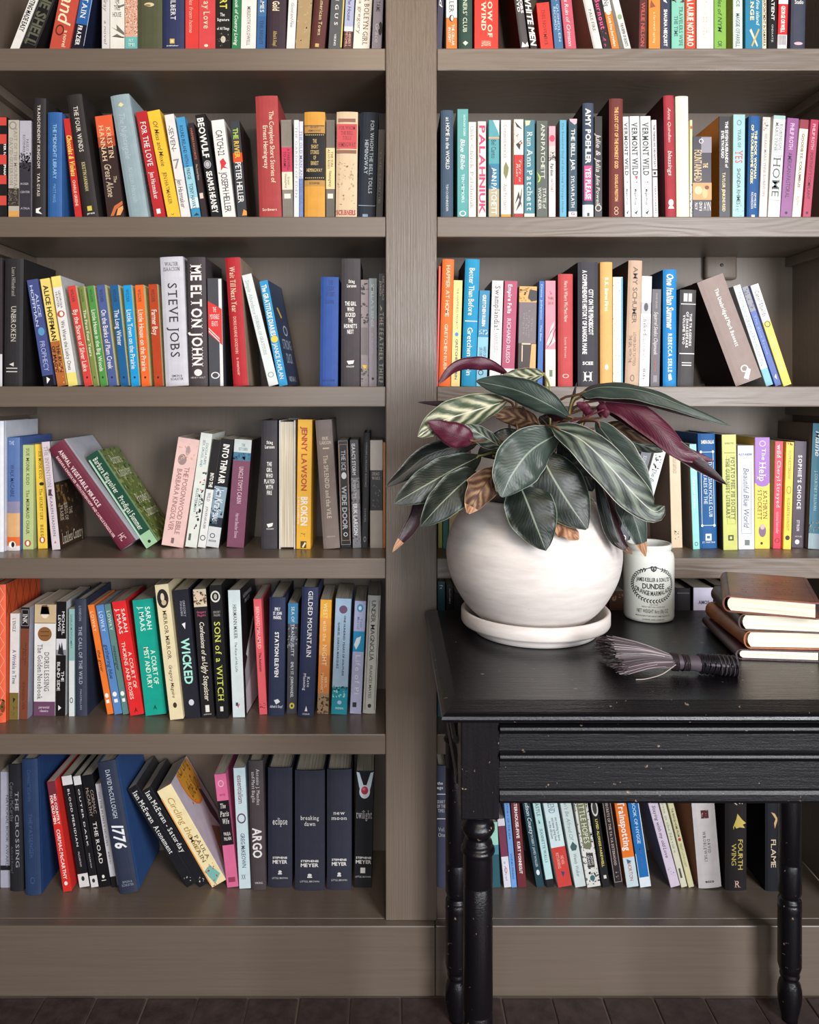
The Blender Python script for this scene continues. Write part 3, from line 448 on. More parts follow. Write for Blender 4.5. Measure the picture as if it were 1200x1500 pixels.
b(64, 80, -.162, 411, None, 'p', '4a548a', 'indigo leaning paperback with pale capitals', [('ALICE\nHOFFMAN', 418, 478, .2, .85, 'c8d4e8', ''), ('@o', .6, 486, .3, 6, '5a9ac0'), ('PROPHECY', 500, 544, .3, .75, 'a8b0d0', ''), ('@q', [(.4, 552), (.7, 556), (.35, 562)], 'w')], bands=[(550, 590, '1c1c24')])
b(84, 98, -.165, 409.5, None, 'p', 'f2d776', 'yellow leaning paperback with brown foot', [('ALICE HOFFMAN', 418, 499, .25, .75, '2a2420', 'b'), ('THE RULES\nOF MAGIC', 506, 546, .1, .9, '2a1c14', 'b'), ('@sp', 0, 1, 505, 562, 'e8a060', 20, .002)], bands=[(500, 590, 'b56a35')])
b(100, 114, -.16, 406, None, 'p', 'e8e6e2', 'white leaning paperback with yellow ends', [('GEORGIA\nHUNTER', 426, 452, .2, .75, '55504f', ''), ('@o', .45, 460, .4, 5, 'c8502a'), ('@o', .5, 460, .2, 3.5, 'f4f1ea'), ('We Were the Lucky Ones', 470, 542, .3, .7, '4a4644', '')], bands=[(395, 421, 'f0e07a'), (546, 590, 'f0e07a')], side='c8c8cc')
LH = [(124, 136, -.175, 420, 'd8453f', 'coral red', 'By the Shores of Silver Lake'), (137, 144, -.15, 420, '7a8a45', 'olive green', 'The First Four Years'), (147.5, 157.5, -.14, 419.5, '4f9447', 'grass green', 'Little House in the Big Woods'),
      (159.5, 172, -.126, 418.5, '4f5f96', 'slate blue', 'On the Banks of Plum Creek'), (177, 189, -.11, 418.5, '1f5f94', 'deep blue', 'The Long Winter'), (192.5, 204.5, -.085, 418.5, '1e9ad6', 'cyan blue', 'Little Town on the Prairie'),
      (207.5, 220, -.068, 418, 'ee6a2b', 'orange', 'Little House on the Prairie'), (226, 239, -.06, 417, 'b7431f', 'rust red', 'Farmer Boy')]
for l, r, s, yt, c, nm, ti in LH:
    b(l, r, s, yt, None, 'p', c, nm+' paperback of the matching children\'s set', [('WILDER', 424, 443, .3, .65, '2a2a34', 's'), (ti, 454, 454+min(90, 3.1*len(ti)+6), .2, .78, 'f0e8dc', ''), ('@o', .5, 553, .12, 1.6, '1c1a1b')], side='dcd8a8', group='matching children\'s paperbacks leaning in a row')
b(242.5, 276, -.045, 377, None, 'h', 'c9c7cf', 'wide silver-white hardback with black capitals', [('WALTER\nISAACSON', 384, 397, .15, .85, '4a4850', 'hs'), ('STEVE JOBS', 415, 525, .3, .7, '2f2d33', 's'), ('SIMON &\nSCHUSTER', 549, 557, .25, .8, '55535a', 'h')])
b(277.5, 304, -.02, 377, None, 'h', '453c40', 'charcoal-brown hardback with bold white capitals', [('ME ELTON JOHN', 389, 537, .2, .78, 'ece4e0', 'sb'), ('@o', .5, 546, .22, 5, 'ece4e0'), ('HENRY HOLT', 552, 554.5, .1, .9, 'c8bcb8', 'h')])
b(306.5, 327.5, -.02, 408, None, 'p', '4a4a50', 'grey and white paperback with red slanted label', [('@r', .78, 1, 409, 585, 'e6e2e2'), ('@q', [(.02, 441), (.98, 453), (.98, 506), (.02, 488)], 'd8302c'), ('THE\nMOVEABLE\nFEASTS', 450, 478, .15, .8, 'f2dcd4', 'h'), ('@q', [(.05, 484), (.8, 500), (.8, 502), (.05, 486)], 'f2dcd4'), ('@q', [(.05, 480), (.8, 496), (.8, 498), (.05, 482)], 'f2dcd4'), ('@ring', .45, 550, .3, 5, 'e6e2e2')])
b(342.5, 364, -.065, 378, None, 'h', 'b3232c', 'tall red leaning hardback with cream script', [("Wait Till Next Year", 391, 458, .25, .62, 'f0dcb8', 's'), ('DORIS KEARNS GOODWIN', 464, 518, .3, .5, 'e0b8a0', ''), ('a memoir', 524, 550, .35, .55, 'e0b8a0', '')], side='9c8a76')
b(393, 408, -.245, 404, None, 'p', 'dde3e0', 'pale leaning paperback with faint script', [('Simple Abundance', 410, 460, .2, .6, 'a8b0b0', 'i'), ('JOURNAL OF GRATITUDE', 462, 520, .3, .6, '98a0a0', 's'), ('@ring', .5, 549, .3, 4, '98a0a0')], side='5a4a40')
b(409, 422, -.195, 412.5, None, 'p', '3b9bcf', 'bright blue leaning paperback with yellow dot', [('The GRATITUDE DIARIES', 417, 492, .2, .75, 'w', 'b'), ('@o', .5, 497, .4, 5, 'f0cf4a'), ('JANICE KAPLAN', 503, 555, .25, .75, 'w', '')], side='2f3f5c', yaw=-5,
  S=[('@q', [(.25, 450), (.35, 448), (.55, 462), (.45, 464)], 'e0b84a'), ('@ring', .6, 482, .16, 8, 'b8c4d4'), ('STRONG\nDUCK', 496, 532, .2, .85, 'a8b8cc', 'h'), ('NOVA S', 552, 560, .2, .7, 'c8d0dc', 'h')])
b(468.5, 494.5, .01, 406, None, 'h', '31529a', 'plain blue hardback with dark title', [('THE\nEXILE\nPOINT', 411, 434, .35, .8, '1f3466', 'hs'), ('DAWN', 440, 445, .3, .75, '1f3466', 'hs'), ('VIKING PRESS', 556, 559, .15, .85, '1f3466', 'h')])
b(499.5, 527, .005, 379, None, 'h', '453f43', 'tall charcoal hardback with centred white title', [('Stieg\nLarsson', 410, 421, .3, .8, 'w', 'hsb'), ('THE GIRL\nWHO\nKICKED\nTHE\nHORNET\'S\nNEST', 442, 489, .15, .85, 'w', 'hsb'), ('@q', [(.3, 529), (.7, 528), (.65, 533), (.4, 534)], 'w'), ('KNOPF', 536, 538.5, .3, .7, 'w', 'h')])
b(528.5, 540, 0, 410, None, 'p', '8b7f80', 'mauve photo paperback partly hidden', [('@sp', 0, 1, 415, 475, '3a3236', 20, .004), ('@r', .1, .9, 480, 520, '6d6466'), ('@q', [(.2, 535), (.8, 535), (.6, 545)], 'e0b83a'), ('@sp', 0, 1, 540, 560, '4a4246', 12, .003)])
b(540.5, 552.5, 0, 408, None, 'p', '8f9aa0', 'blue-grey paperback with pale capitals', [("SMILLA'S SENSE", 416, 480, .3, .65, 'c8d0d4', ''), ('A NOVEL', 488, 520, .35, .6, 'b8b0bc', ''), ('@o', .5, 555, .15, 2, 'k')], bands=[(470, 590, '9c94a0')])
b(553, 563.5, 0.01, 401, None, 'p', '1f1e1e', 'black paperback with spaced cream capitals', [('KIRK WALLACE\nJOHNSON', 405, 440, .2, .85, 'c8bca8', ''), ('@q', [(.3, 447), (.6, 452), (.4, 456)], 'c8bca8'), ('THE FEATHER THIEF', 458, 562, .25, .8, 'd8cdb8', 'sw')])
cur = row(3, 'right')
b(639.5, 642.5, .02, 390, None, 'p', 'e0605a', 'thin coral sliver paperback', [])
b(643, 660, .03, 380, None, 'h', 'ee7132', 'tall orange hardback with white capitals', [('HAPPIER AT HOME', 389, 464, .35, .68, 'f8d8b8', ''), ('GRETCHEN RUBIN', 475, 546, .35, .62, 'f8d8b8', ''), ('@o', .5, 549, .15, 2.5, 'f8d8b8')])
b(660.5, 673.5, .026, 411, None, 'p', 'f0dc8e', 'yellow paperback with spaced grey capitals', [('THE HAPPINESS PROJECT', 422, 482, .4, .62, '6a7a88', ''), ('@o', .5, 490, .2, 3, '3a8ac8'), ('GRETCHEN RUBIN', 497, 556, .4, .66, '5a6470', 'b')])
b(676, 697, .033, 380, None, 'h', '1f93c0', 'tall bright blue hardback with white script', [('Better Than Before', 393, 462, .3, .68, 'w', ''), ('@r', .1, .95, 470, 471.3, 'e8f0f4'), ('Gretchen Rubin', 480, 550, .3, .66, 'w', '')], side='1c2a38')
b(697.5, 713, .035, 426, None, 'p', '2f86b0', 'short blue paperback with white capitals', [('GRETCHEN RUBIN', 432, 478, .35, .66, 'w', 'b'), ('@sp', .1, .9, 483, 490, 'e8f0f4', 20, .002), ('HABITS OF DAILY\nLIFE EVERY DAY', 508, 532, .2, .85, '2c4a5c', ''), ('@ring', .4, 546, .25, 4, 'k')], bands=[(494, 590, '8cc4dc')])
b(716.5, 733, .03, 411.5, None, 'p', 'efe6e4', 'white paperback with black serif title', [('Swamplandia!', 419, 484, .3, .75, '3a3234', 's'), ('KAREN RUSSELL', 488, 517, .35, .65, '9a8a8c', 's')], side='2c3440')
b(734, 753, .035, 412, None, 'p', 'b24a68', 'mauve-pink paperback with white capitals', [('Empire Falls', 417, 460, .3, .6, 'f4e0e4', 'sb'), ('RICHARD RUSSO', 467, 532, .3, .6, 'f4d0d8', '')], bands=[(540, 590, 'ead8da')])
b(758, 784, .02, 420, None, 'p', '75686a', 'brown collaged paperback with tan cap', [('@sp', 0, 1, 421, 442, 'a87a3a', 34, .003), ('@q', [(.6, 424), (1, 426), (1, 440), (.7, 442), (.5, 436)], '2a2024'), ('The\nLeague\nof the\nNight', 455, 496, .25, .8, '9a8c8c', 's'), ('@q', [(.75, 504), (1, 504), (1, 590), (.6, 590)], 'e8a868'), ('@r', .2, .26, 506, 530, 'e0c8a8'), ('@r', .2, .7, 503, 505, 'e0c8a8')], bands=[(410, 443, 'd8a860'), (503, 590, '3a2826')])
b(787, 795, .02, 412, None, 'p', '2f66b0', 'thin blue paperback with tiny title', [('Dana Johnson', 417, 468, .35, .65, 'b8cce8', ''), ('The Blue', 476, 500, .35, .65, 'b8cce8', '')], side='2a2226')
b(799, 814, .0, 411.5, None, 'p', 'e88a9a', 'pink and cream paperback with line drawing', [('The\nWedding\nDate List', 427, 446, .25, .8, '7a3a48', 'h'), ('@q', [(.1, 505), (.5, 480), (.9, 470), (.7, 490), (1, 500), (.4, 508)], 'f2c8c8'), ('@q', [(.1, 512), (.6, 498), (1, 480), (1, 483), (.6, 502)], '8a2c3c'), ('@q', [(0, 506), (.5, 486), (1, 476), (.5, 489)], '8a2c3c'), ('@r', .4, .7, 542, 552, '6a7a5a')], bands=[(512, 590, 'ece4d0')])
b(818, 839.5, -.0, 401.5, None, 'h', 'c04a4a', 'brick pink hardback with cream title', [('Here Is Where We Meet Now', 412, 472, .4, .65, 'f0d0c0', 's'), ('Susie Barnes', 494, 525, .42, .58, 'e0b0a0', 's'), ('@ring', .5, 551, .22, 3, 'e8c0b0')], side='3a1a1c')
b(847, 876.5, 0, 384, None, 'h', '3b3a42', 'wide charcoal hardback with two white title lines', [('CITY ON THE PENOBSCOT\nA COMPREHENSIVE HISTORY OF BANGOR MAINE', 396, 519, .22, .75, 'f0ecec', 'b'), ('SCEE', 530, 534.5, .22, .75, 'w', 'hb'), ('H', 545, 558, .3, .72, 'w', 'hsb')], side='1c1a1e')
b(880, 897.5, .0, 384, None, 'h', 'eab16c', 'tall apricot hardback with white title', [('R.K. Burns First', 407, 456, .35, .65, 'f8ecd0', 'b'), ('@o', .5, 538, .15, 4, 'f8ecd0')])
b(898, 912.5, 0, 406, None, 'p', 'dfe4c9', 'cream dotted paperback with blue edge', [('@sp', 0, .8, 408, 560, '55604a', 70, .0009), ('@frame', .3, .7, 424, 530, 'b0a8c0', .0006), ('@r', .84, 1, 407, 580, '4a9ac0')])
b(916, 936, .03, 382, None, 'h', 'c9ab92', 'tall tan hardback with dark sans capitals', [('AMY SCHUMER', 391, 474, .35, .68, '4a3a34', ''), ('LOWER BACK TATTOO\nTHE GIRL WITH THE', 487, 536, .2, .7, '6a5448', ''), ('@ring', .5, 554, .15, 5, '6a5448')], side='1c1618')
b(936.5, 951.5, .027, 405, None, 'p', 'e8e6e6', 'white paperback with small portrait band', [('naked', 468, 492, .3, .65, '55535a', 's'), ('david sedaris', 496, 528, .3, .6, '8a888c', 's'), ('@o', .5, 450, .2, 6, '3a3a3c'), ('lbb', 540, 556, .35, .6, '6a686c', '')], bands=[(443, 460, 'b0b0b4')])
b(952, 966, .02, 424, None, 'p', '3c3136', 'short dark brown paperback with pale script', [('DAVID SEDARIS', 430, 452, .4, .6, 'a8a0a0', ''), ('Squirrel Seeks Chipmunk', 457, 520, .3, .7, 'd0c8c8', 'i'), ('a bestiary', 526, 544, .4, .6, 'c04a5a', ''), ('@r', .3, .7, 550, 560, '8a8288')])
b(972, 991.5, .0, 395, None, 'h', '1c84c6', 'tall azure hardback with peach script', [('One Italian Summer', 401, 482, .25, .75, 'f8e0d0', 'ib'), ('REBECCA SERLE', 489, 546, .35, .65, 'e8f0f4', 'sb'), ('@q', [(.35, 549), (.55, 547), (.65, 556), (.4, 558)], 'f8e0d0')], side='14304c')
b(993, 1016.5, .03, 425, None, 'h', '4a4648', 'charcoal hardback with white ruled bands', [('@r', .2, .45, 430, 442, 'c8c0c0'), ('@r', .5, .72, 430, 442, 'c8c0c0'), ('@r', .04, .96, 445, 446.3, 'e0d8d8'), ('THE TRAGEDIES\nOF SHAKESPEARE\nVOLUME TWO', 457, 510, .2, .75, 'e8e0e0', 'sb'), ('@r', .04, .96, 517.5, 519, 'e0d8d8'), ('@r', .2, .8, 531, 532.3, 'e0d8d8'), ('@r', .2, .8, 534.5, 536, 'e0d8d8')])
b(1079, 1122, -.375, 414, None, 'h', '9b8a84', 'very wide taupe hardback tipped over to the left', [('The Unabridged Mark Bennett', 424, 508, .48, .62, 'ece4e0', 'sb'), ('@ring', .5, 540, .14, 5, 'ece4e0'), ('@q', [(.35, 552), (.6, 540), (.7, 544), (.5, 556)], 'ece4e0')], side='2c1f1d')
b(1122.5, 1134, -.33, 420, None, 'p', 'e2e4e4', 'white leaning paperback with teal foot', [('The Company I Kept at Bird Hill for You', 428, 536, .25, .7, '4a8a98', 's')], bands=[(540, 590, '6fb0bd')])
b(1136, 1146, -.34, 421.6, None, 'p', '2b4c9c', 'grey topped blue leaning paperback', [('The Blue Stone', 462, 520, .3, .65, '8aa4dc', 's'), ('@q', [(.3, 552), (.7, 548), (.6, 556)], 'e8e8ec'), ('@sp', 0, 1, 424, 452, '5a5a66', 24, .002)], bands=[(400, 456, '7a7a86')])
b(1148, 1161, -.33, 419, None, 'p', 'e6e4e0', 'white and yellow leaning paperback', [('Carol Shields', 426, 464, .25, .75, '2a2a2e', 's'), ('@ring', .5, 475, .35, 4.5, '4a4a40'), ('THE STONE', 490, 544, .3, .7, 'f6e49a', '')], bands=[(471, 590, 'f2cf3c')])

cur = row(4, 'left')
b(-6, 9.5, 0, 617, 809, 'h', 'dfe2e8', 'wide white hardback with red ring', [('@ring', .02, 643, .3, 7, 'c03a44')], side='c8ccd6')
b(11.5, 30, -.0, 641, 807, 'h', '5873a8', 'blue to tan paperback with orange foot', [('THE', 646, 652, .2, .6, 'b8c4dc', 'h'), ('WALK MACABRE', 681, 728, .3, .6, '2c3c66', ''), ('@o', .45, 798, .28, 5, 'f4f1ea'), ('@o', .5, 798, .13, 4, '1c1a1b')], bands=[(735, 752, '8a86a0'), (752, 787, 'd9a873'), (787, 800, 'e0682c'), (800, 820, 'd8d0cc')], side='48629c')
b(34, 49, 0, 652, 805, 'p', 'bccb8a', 'pale green paperback with brown capitals', [('SUE MONK KIDD', 657, 711, .35, .65, '4a4a2c', 's'), ('The MERMAID CHAIR', 718, 783, .35, .65, '4a4a2c', 's'), ('@o', .5, 796, .32, 5, 'b85a2a'), ('@o', .5, 796, .15, 3.5, 'f4f1ea')])
b(53, 67, -.03, 651, 804, 'p', 'efc84a', 'golden paperback with a small bee', [('SUE MONK KIDD', 661, 702, .35, .65, '6a4a1c', 's'), ('@o', .6, 709, .25, 2.5, '2a2420'), ('The SECRET LIFE', 716, 762, .35, .65, '6a4a1c', 's'), ('BEES', 769, 786, .35, .65, '6a4a1c', 's'), ('@o', .5, 791, .3, 5, 'b85a2a'), ('@o', .5, 791, .14, 3.5, 'f4f1ea')], side='2c2440')
b(75.5, 87.5, -.10, 648, 806, 'p', 'd9ccd2', 'pale lilac leaning paperback with dark photo cover', [('THE INVENTION', 654, 714, .25, .7, '9a8a94', 's'), ('@q', [(.3, 717), (.7, 717), (.6, 723), (.8, 727), (.2, 726)], '4a3a40'), ('KAREN HANSEN', 728, 786, .35, .65, '6a5a64', 's'), ('@q', [(.5, 792), (.65, 796), (.35, 796)], 'c06a7a')], side='3a2a20',
  S=[('@r', 0, .9, 640, 708, 'a8a4aa'), ('@sp', .05, .9, 712, 745, '8a6a3a', 30, .006), ('@sp', .05, .9, 750, 800, '6a4a2a', 30, .005), ('THE\nBIRDS OF\nPRAIRIE', 742, 768, .1, .6, 'c8b8a0', 's'), ('Luckless Country', 784, 800, .1, .95, 'd8ccb4', 'hs')])
b(175, 208, -.714, 659, 807.5, 'h', '6b2438', 'maroon hardback tipped steeply to the left', [('BARBARA KINGSOLVER WITH STEVEN HOPP AND CAMILLE KINGSOLVER', 664, 782, .1, .24, 'e0b8b8', 'b'), ('ANIMAL, VEGETABLE, MIRACLE', 660, 742, .38, .6, 'ecd4d0', 'sb'), ('HC', 783, 791, .35, .7, 'e0b8b8', '')], side='b4b6c0')
b(212.5, 235, -.66, 670, 804, 'p', '1f4a38', 'dark green paperback tipped to the left', [('@r', 0, .14, 670, 804, 'a8c8b0'), ('Barbara Kingsolver', 672, 722, .3, .75, 'e8ecdc', 's'), ('Prodigal Summer', 728, 776, .3, .75, 'e8ecdc', 's'), ('@o', .5, 793, .12, 2, 'k')], bands=[(781, 830, '9cc49a')], side='66783c',
  S=[('@sp', 0, 1, 640, 800, 'a0a85c', 150, .006), ('@sp', 0, 1, 640, 800, '3a4a22', 110, .005), ('@r', .0, .07, 640, 815, '86b08a'), ('Barbara\nKingsolver', 674, 706, .2, .85, 'd8dcc0', 'hs'), ('Prodigal\nSummer', 732, 766, .3, .95, 'e0e0c8', 'hs')])
b(237, 269, .157, 645, 800, 'p', 'e8c3bb', 'wide pink paperback leaning right', [('@o', .35, 674, .2, 8, '9a8480'), ('@o', .55, 660, .1, 7, 'a89490'), ('@sp', .1, .95, 650, 680, 'd8a898', 20, .003), ('THE POISONWOOD BIBLE\nBARBARA KINGSOLVER', 684, 782, .2, .75, '9a6a68', ''), ('@r', .42, .55, 788, 796, '7a6464')])
b(270, 287, .14, 636, 801, 'p', 'dfe3da', 'white paperback leaning right with blue capitals', [('COCOA PUFFS\nSEX, DRUGS, AND', 645, 684, .3, .8, '4a7a88', ''), ('CHUCK\nKLOSTERMAN', 716, 750, .3, .85, '4a6a78', ''), ('@sp', .55, 1, 690, 775, '2a2a2c', 16, .0035), ('@sp', .5, .95, 700, 720, 'c04a5a', 5, .003), ('@r', .2, .4, 782, 792, '55605c')])
b(289.5, 301, .145, 645, 801, 'p', 'e4e4e0', 'white paperback with black head leaning right', [('INTO THE', 693, 714, .3, .75, 'w', 'b'), ('WILD', 722, 735, .3, .7, '4a4a4c', 's'), ('JON KRAKAUER', 742, 775, .35, .65, '6a6a6c', ''), ('@ring', .5, 788, .35, 4, '4a4a4c')], bands=[(630, 717, '221e20')])
b(302.5, 321.5, .145, 644.5, 799, 'p', '1c1a1c', 'black paperback leaning right with mountain photo', [('INTO THIN AIR', 651, 709, .25, .72, 'w', 'b'), ('Jon Krakauer', 715, 767, .2, .8, 'e4eaee', 'i'), ('@sp', 0, .9, 716, 768, '4a5c6c', 24, .004), ('@ring', .4, 785, .2, 3.5, 'k'), ('ANCHOR', 791, 794, .15, .75, 'k', 'h')], bands=[(713, 758, '8ba0ae'), (758, 772, '2a3038'), (772, 815, 'd4d6d8')])
b(331, 356.5, .075, 645, 800, 'p', '7d4a60', 'mauve paperback with pale blue head', [('THE\nKITCHEN', 650, 660, .3, .8, '3a6a88', 'hs'), ('@sp', 0, 1, 664, 674, '2c5a78', 30, .003), ("UNCLE TOM'S CABIN", 684, 738, .4, .65, 'e0c0cc', 's'), ('Harriet Beecher Stowe', 752, 788, .4, .6, 'd0b0bc', 'i')], bands=[(630, 663, 'c8d0cc'), (663, 675, '4a7a94')], side='2c1820')
b(382.5, 406, 0, 616, 804.5, 'h', '3f3a3f', 'tall charcoal hardback with centred white title', [('Stieg\nLarsson', 646, 657, .25, .85, 'w', 'hsb'), ('THE\nGIRL\nWHO\nPLAYED\nWITH\nFIRE', 677, 725, .2, .85, 'w', 'hsb'), ('@q', [(.35, 768), (.75, 766), (.7, 771), (.45, 773)], 'w'), ('KNOPF', 774, 776, .35, .8, 'w', 'h')])
b(409, 432.5, 0, 616, 804.5, 'h', 'd8d4cc', 'white hardback turned with its pages facing out', [], rev=1)
b(434, 455, .012, 615, 804.5, 'p', 'f6b93b', 'tall yellow paperback with red capitals', [('JENNY LAWSON', 625, 719, .3, .68, 'b8402a', 'b'), ('BROKEN', 728, 770, .3, .75, 'f4f1ea', 'b'), ('in the best possible way', 728, 768, .08, .22, 'f4f1ea', ''), ('@r', .3, .7, 793, 803, '3a3220'), ('@q', [(.4, 801), (.6, 794), (.68, 796), (.48, 803)], 'f6e6b0'), ('@sp', .3, .7, 781, 786, '8a6a20', 8, .0015)])
b(474, 498, -.065, 616, 804.5, 'h', '8b7d77', 'taupe hardback leaning slightly left', [('ERIK\nLARSON', 640, 651, .2, .9, 'e8d8c4', 'hs'), ('@r', .35, .75, 656, 658, 'd8c4ac'), ('The SPLENDID and the VILE', 667, 760, .35, .62, 'e8d8c4', 's'), ('CROWN', 785, 787, .25, .75, 'd8c4ac', 'h')])
b(499.5, 514.5, -.03, 645, 800, 'p', '1c1b20', 'black paperback with golden frame', [('@frame', .1, .9, 651, 792, 'c98a4a', .0007), ('@frame', .04, .96, 646, 798, 'd8d8dc', .0004), ('THE ICE', 660, 690, .3, .7, 'd8d8dc', 's'), ('@o', .5, 697, .25, 5, 'e8e8f0'), ('WIDE DOOR', 712, 776, .25, .7, 'b8b8c0', 'b'), ('@ring', .5, 783, .2, 3, 'w')])
b(517.5, 530, -.028, 645, 801, 'p', '8c8c92', 'mottled grey paperback with dark capitals', [('@sp', 0, 1, 648, 798, '3a3a40', 90, .002), ("ISAAC'S STORM", 650, 696, .2, .6, 'e8e8ec', 'b'), ('A MAN A TIME', 703, 730, .25, .6, 'd8d8dc', ''), ('ERIK LARSON', 738, 784, .2, .65, 'f0f0f4', 'b')], bands=[(630, 700, '4a4a50')])
b(531, 540, 0.02, 634, 803, 'h', '3f4046', 'dark grey hardback with faint capitals', [('VISION in FRONT ROOMS', 648, 714, .35, .6, '9a9aa2', 's'), ('SAMUEL', 745, 766, .35, .6, '9a9aa2', 's'), ('@ring', .5, 790, .2, 4, 'b8b8c0')])
b(541, 559.5, 0, 645, 801, 'p', 'c9c4bd', 'white paperback with wide black middle band', [('DEAD\nWAKE', 692, 703, .15, .8, 'c8c4bc', 'hs'), ('@sp', .2, .8, 710, 745, '8a8688', 26, .0015)], bands=[(689, 748, '1d1b1e'), (748, 815, 'b8aea4')])
b(560.5, 564, 0, 648, 801, 'p', 'e08a3a', 'thin orange paperback against the upright', [])
cur = row(4, 'right')
b(642, 648, 0, 655, 803, 'p', 'a8b05a', 'thin yellow-green paperback behind the plant', [])
b(649, 657, 0, 650, 804, 'p', '3a7a80', 'teal paperback behind the plant', [])
b(658, 672, 0, 650, 804, 'p', 'd9c9a2', 'cream paperback behind the plant', [])
b(673, 690, 0, 652, 804, 'p', '5a2a3a', 'wine paperback hidden behind the foliage', [])
b(902, 918, .27, 663, 801, 'p', '5a5d66', 'grey paperback leaning right behind the leaves', [('SUSAN VREELAND', 668, 700, .3, .65, 'c8c8d0', 's'), ('THE LAST NIGHT', 705, 760, .3, .65, 'c8c8d0', 's'), ('@ring', .5, 788, .25, 4, 'w')])
b(920, 937, .28, 661, 801, 'p', 'dfe4e2', 'white paperback leaning right behind the leaves', [('@sp', .1, .8, 665, 690, '3a3a3c', 20, .0025), ('The Birth of Venus', 686, 750, .3, .65, '4a6a64', 'i')])
b(984, 1000, -.025, 663, 799, 'p', 'd8bfa0', 'beige paperback with tiny brown title', [('LOLA SANTIAGO', 671, 694, .3, .6, '7a5a4a', 's'), ('@sp', .3, .7, 776, 794, '6a5448', 14, .0016)], side='6b5548')
b(1015.5, 1025.6, -.035, 651, 805, 'p', '8fd3cc', 'aqua paperback with white lettering', [('HUNTER', 660, 690, .3, .7, 'e4f4f0', ''), ('The Paper Garden', 698, 745, .3, .7, 'e4f4f0', 's'), ('@ring', .5, 797, .25, 3, '2a5a5a')], side='8a7f74')
b(1026.5, 1051.5, -.02, 635.5, 804, 'h', '1e5a94', 'blue hardback with ornate white frame', [('SANDRA DALLAS', 645, 650, .15, .9, 'w', 'hb'), ('@frame', .1, .85, 662, 770, 'e4ecf4', .0009), ('@o', .12, 662, .07, 2, 'e4ecf4'), ('@o', .83, 662, .07, 2, 'e4ecf4'), ('@o', .12, 770, .07, 2, 'e4ecf4'), ('@o', .83, 770, .07, 2, 'e4ecf4'), ('THE PERSIAN PICKLE CLUB\nTALES OF THE', 676, 758, .25, .75, 'dce8f4', 's'), ('@r', .3, .65, 782, 792, 'e4ecf4'), ('@r', .38, .56, 785, 789, '1e5a94'), ('ST. MARTINS', 793.5, 795.5, .1, .85, 'w', 'h')])
b(1060, 1081, -.015, 637, 806, 'p', 'c5c96c', 'lime paperback with brown ornate title', [('BARROWS', 648, 651, .2, .85, '6a6a30', 'h'), ('@r', .15, .9, 663, 664, '6a6a30'), ('POTATO PEEL PIE SOCIETY\nTHE GUERNSEY LITERARY', 670, 762, .25, .85, '5a5c28', 'sb'), ('@frame', .3, .88, 668, 768, '8a8c48', .0004), ('@r', .35, .72, 784, 792, '2a2a1c'), ('@r', .45, .62, 786, 790, 'c5c96c')], side='4a3626')
b(1082, 1105.5, -.008, 653, 805, 'p', 'dcdff0', 'lilac-white paperback with framed script', [('ALEXANDER', 664, 667.5, .05, .9, '55607a', 'hb'), ('@frame', .2, .82, 677, 782, '6a6a80', .0006), ('@frame', .3, .72, 683, 776, 'a0a0b4', .0004), ('Beautiful Blue World', 686, 772, .35, .68, '5a5c74', 'i'), ('@r', .4, .7, 791, 799, '6a746a')])
b(1106, 1128, 0, 641, 804, 'p', 'f1cd55', 'purple and yellow paperback with bird oval', [('@o', .5, 708, .42, 5, '9a68b8'), ('The', 657, 675, .45, .72, 'f4f1ea', 's'), ('Help', 678, 706, .28, .75, 'f4f1ea', 's'), ('@ring', .5, 650, .22, 4.5, 'd8c0e4'), ('KATHRYN\nSTOCKETT', 718, 762, .2, .82, '4a3a28', 's'), ('@o', .5, 778, .24, 9, '7a6078'), ('@o', .5, 772, .15, 4, 'c8a8b0'), ('@o', .45, 796, .08, 2, 'k')], bands=[(630, 708, '9a68b8')])
b(1133.6, 1145.6, .02, 647, 804, 'p', 'e8364e', 'bright red paperback with white lettering', [('wild', 652, 671, .25, .75, 'w', 's'), ('Cheryl Strayed', 675, 744, .3, .75, 'f8d0d4', 's'), ('national bestseller', 750, 782, .3, .7, 'f0a0a8', ''), ('@ring', .5, 792, .3, 3.5, '5a1018')], side='b0aaa0')
b(1146.5, 1158, .03, 648, 805, 'p', 'f4cd4c', 'yellow paperback with fine brown capitals', [('@sp', .1, .9, 648, 654, '6a4a28', 10, .002), ('OLIVE KITTERIDGE', 660, 702, .35, .65, '8a6a28', 's'), ('@ring', .5, 718, .3, 6, 'b88a30'), ('ELIZABETH STROUT', 730, 778, .35, .65, '8a6a28', 's'), ('@o', .5, 788, .28, 3.5, '2a2218')])
b(1159.5, 1177.5, .03, 647, 802, 'p', '4a3f4c', 'plum paperback with white spaced capitals', [("SOPHIE'S CHOICE", 667, 746, .35, .65, 'e4dce4', 'bw'), ('STYRON', 762, 778, .38, .6, 'c8c0c8', 'b'), ('VINTAGE', 785, 787, .25, .8, 'c8c0c8', 'h'), ('@o', .45, 794, .18, 3.5, 'e4dce4')])
b(1185, 1208, .04, 621, 805, 'h', '4f7f95', 'tall steel blue hardback with white script', [('Maine', 632, 668, .15, .5, 'dce8ec', 'i'), ('J. COURTNEY SULLIVAN', 690, 748, .18, .38, 'a8c4d0', ''), ('@sp', 0, 1, 764, 782, '8a8c80', 16, .003)], bands=[(782, 815, '9fb4bc')], side='6a5e58')

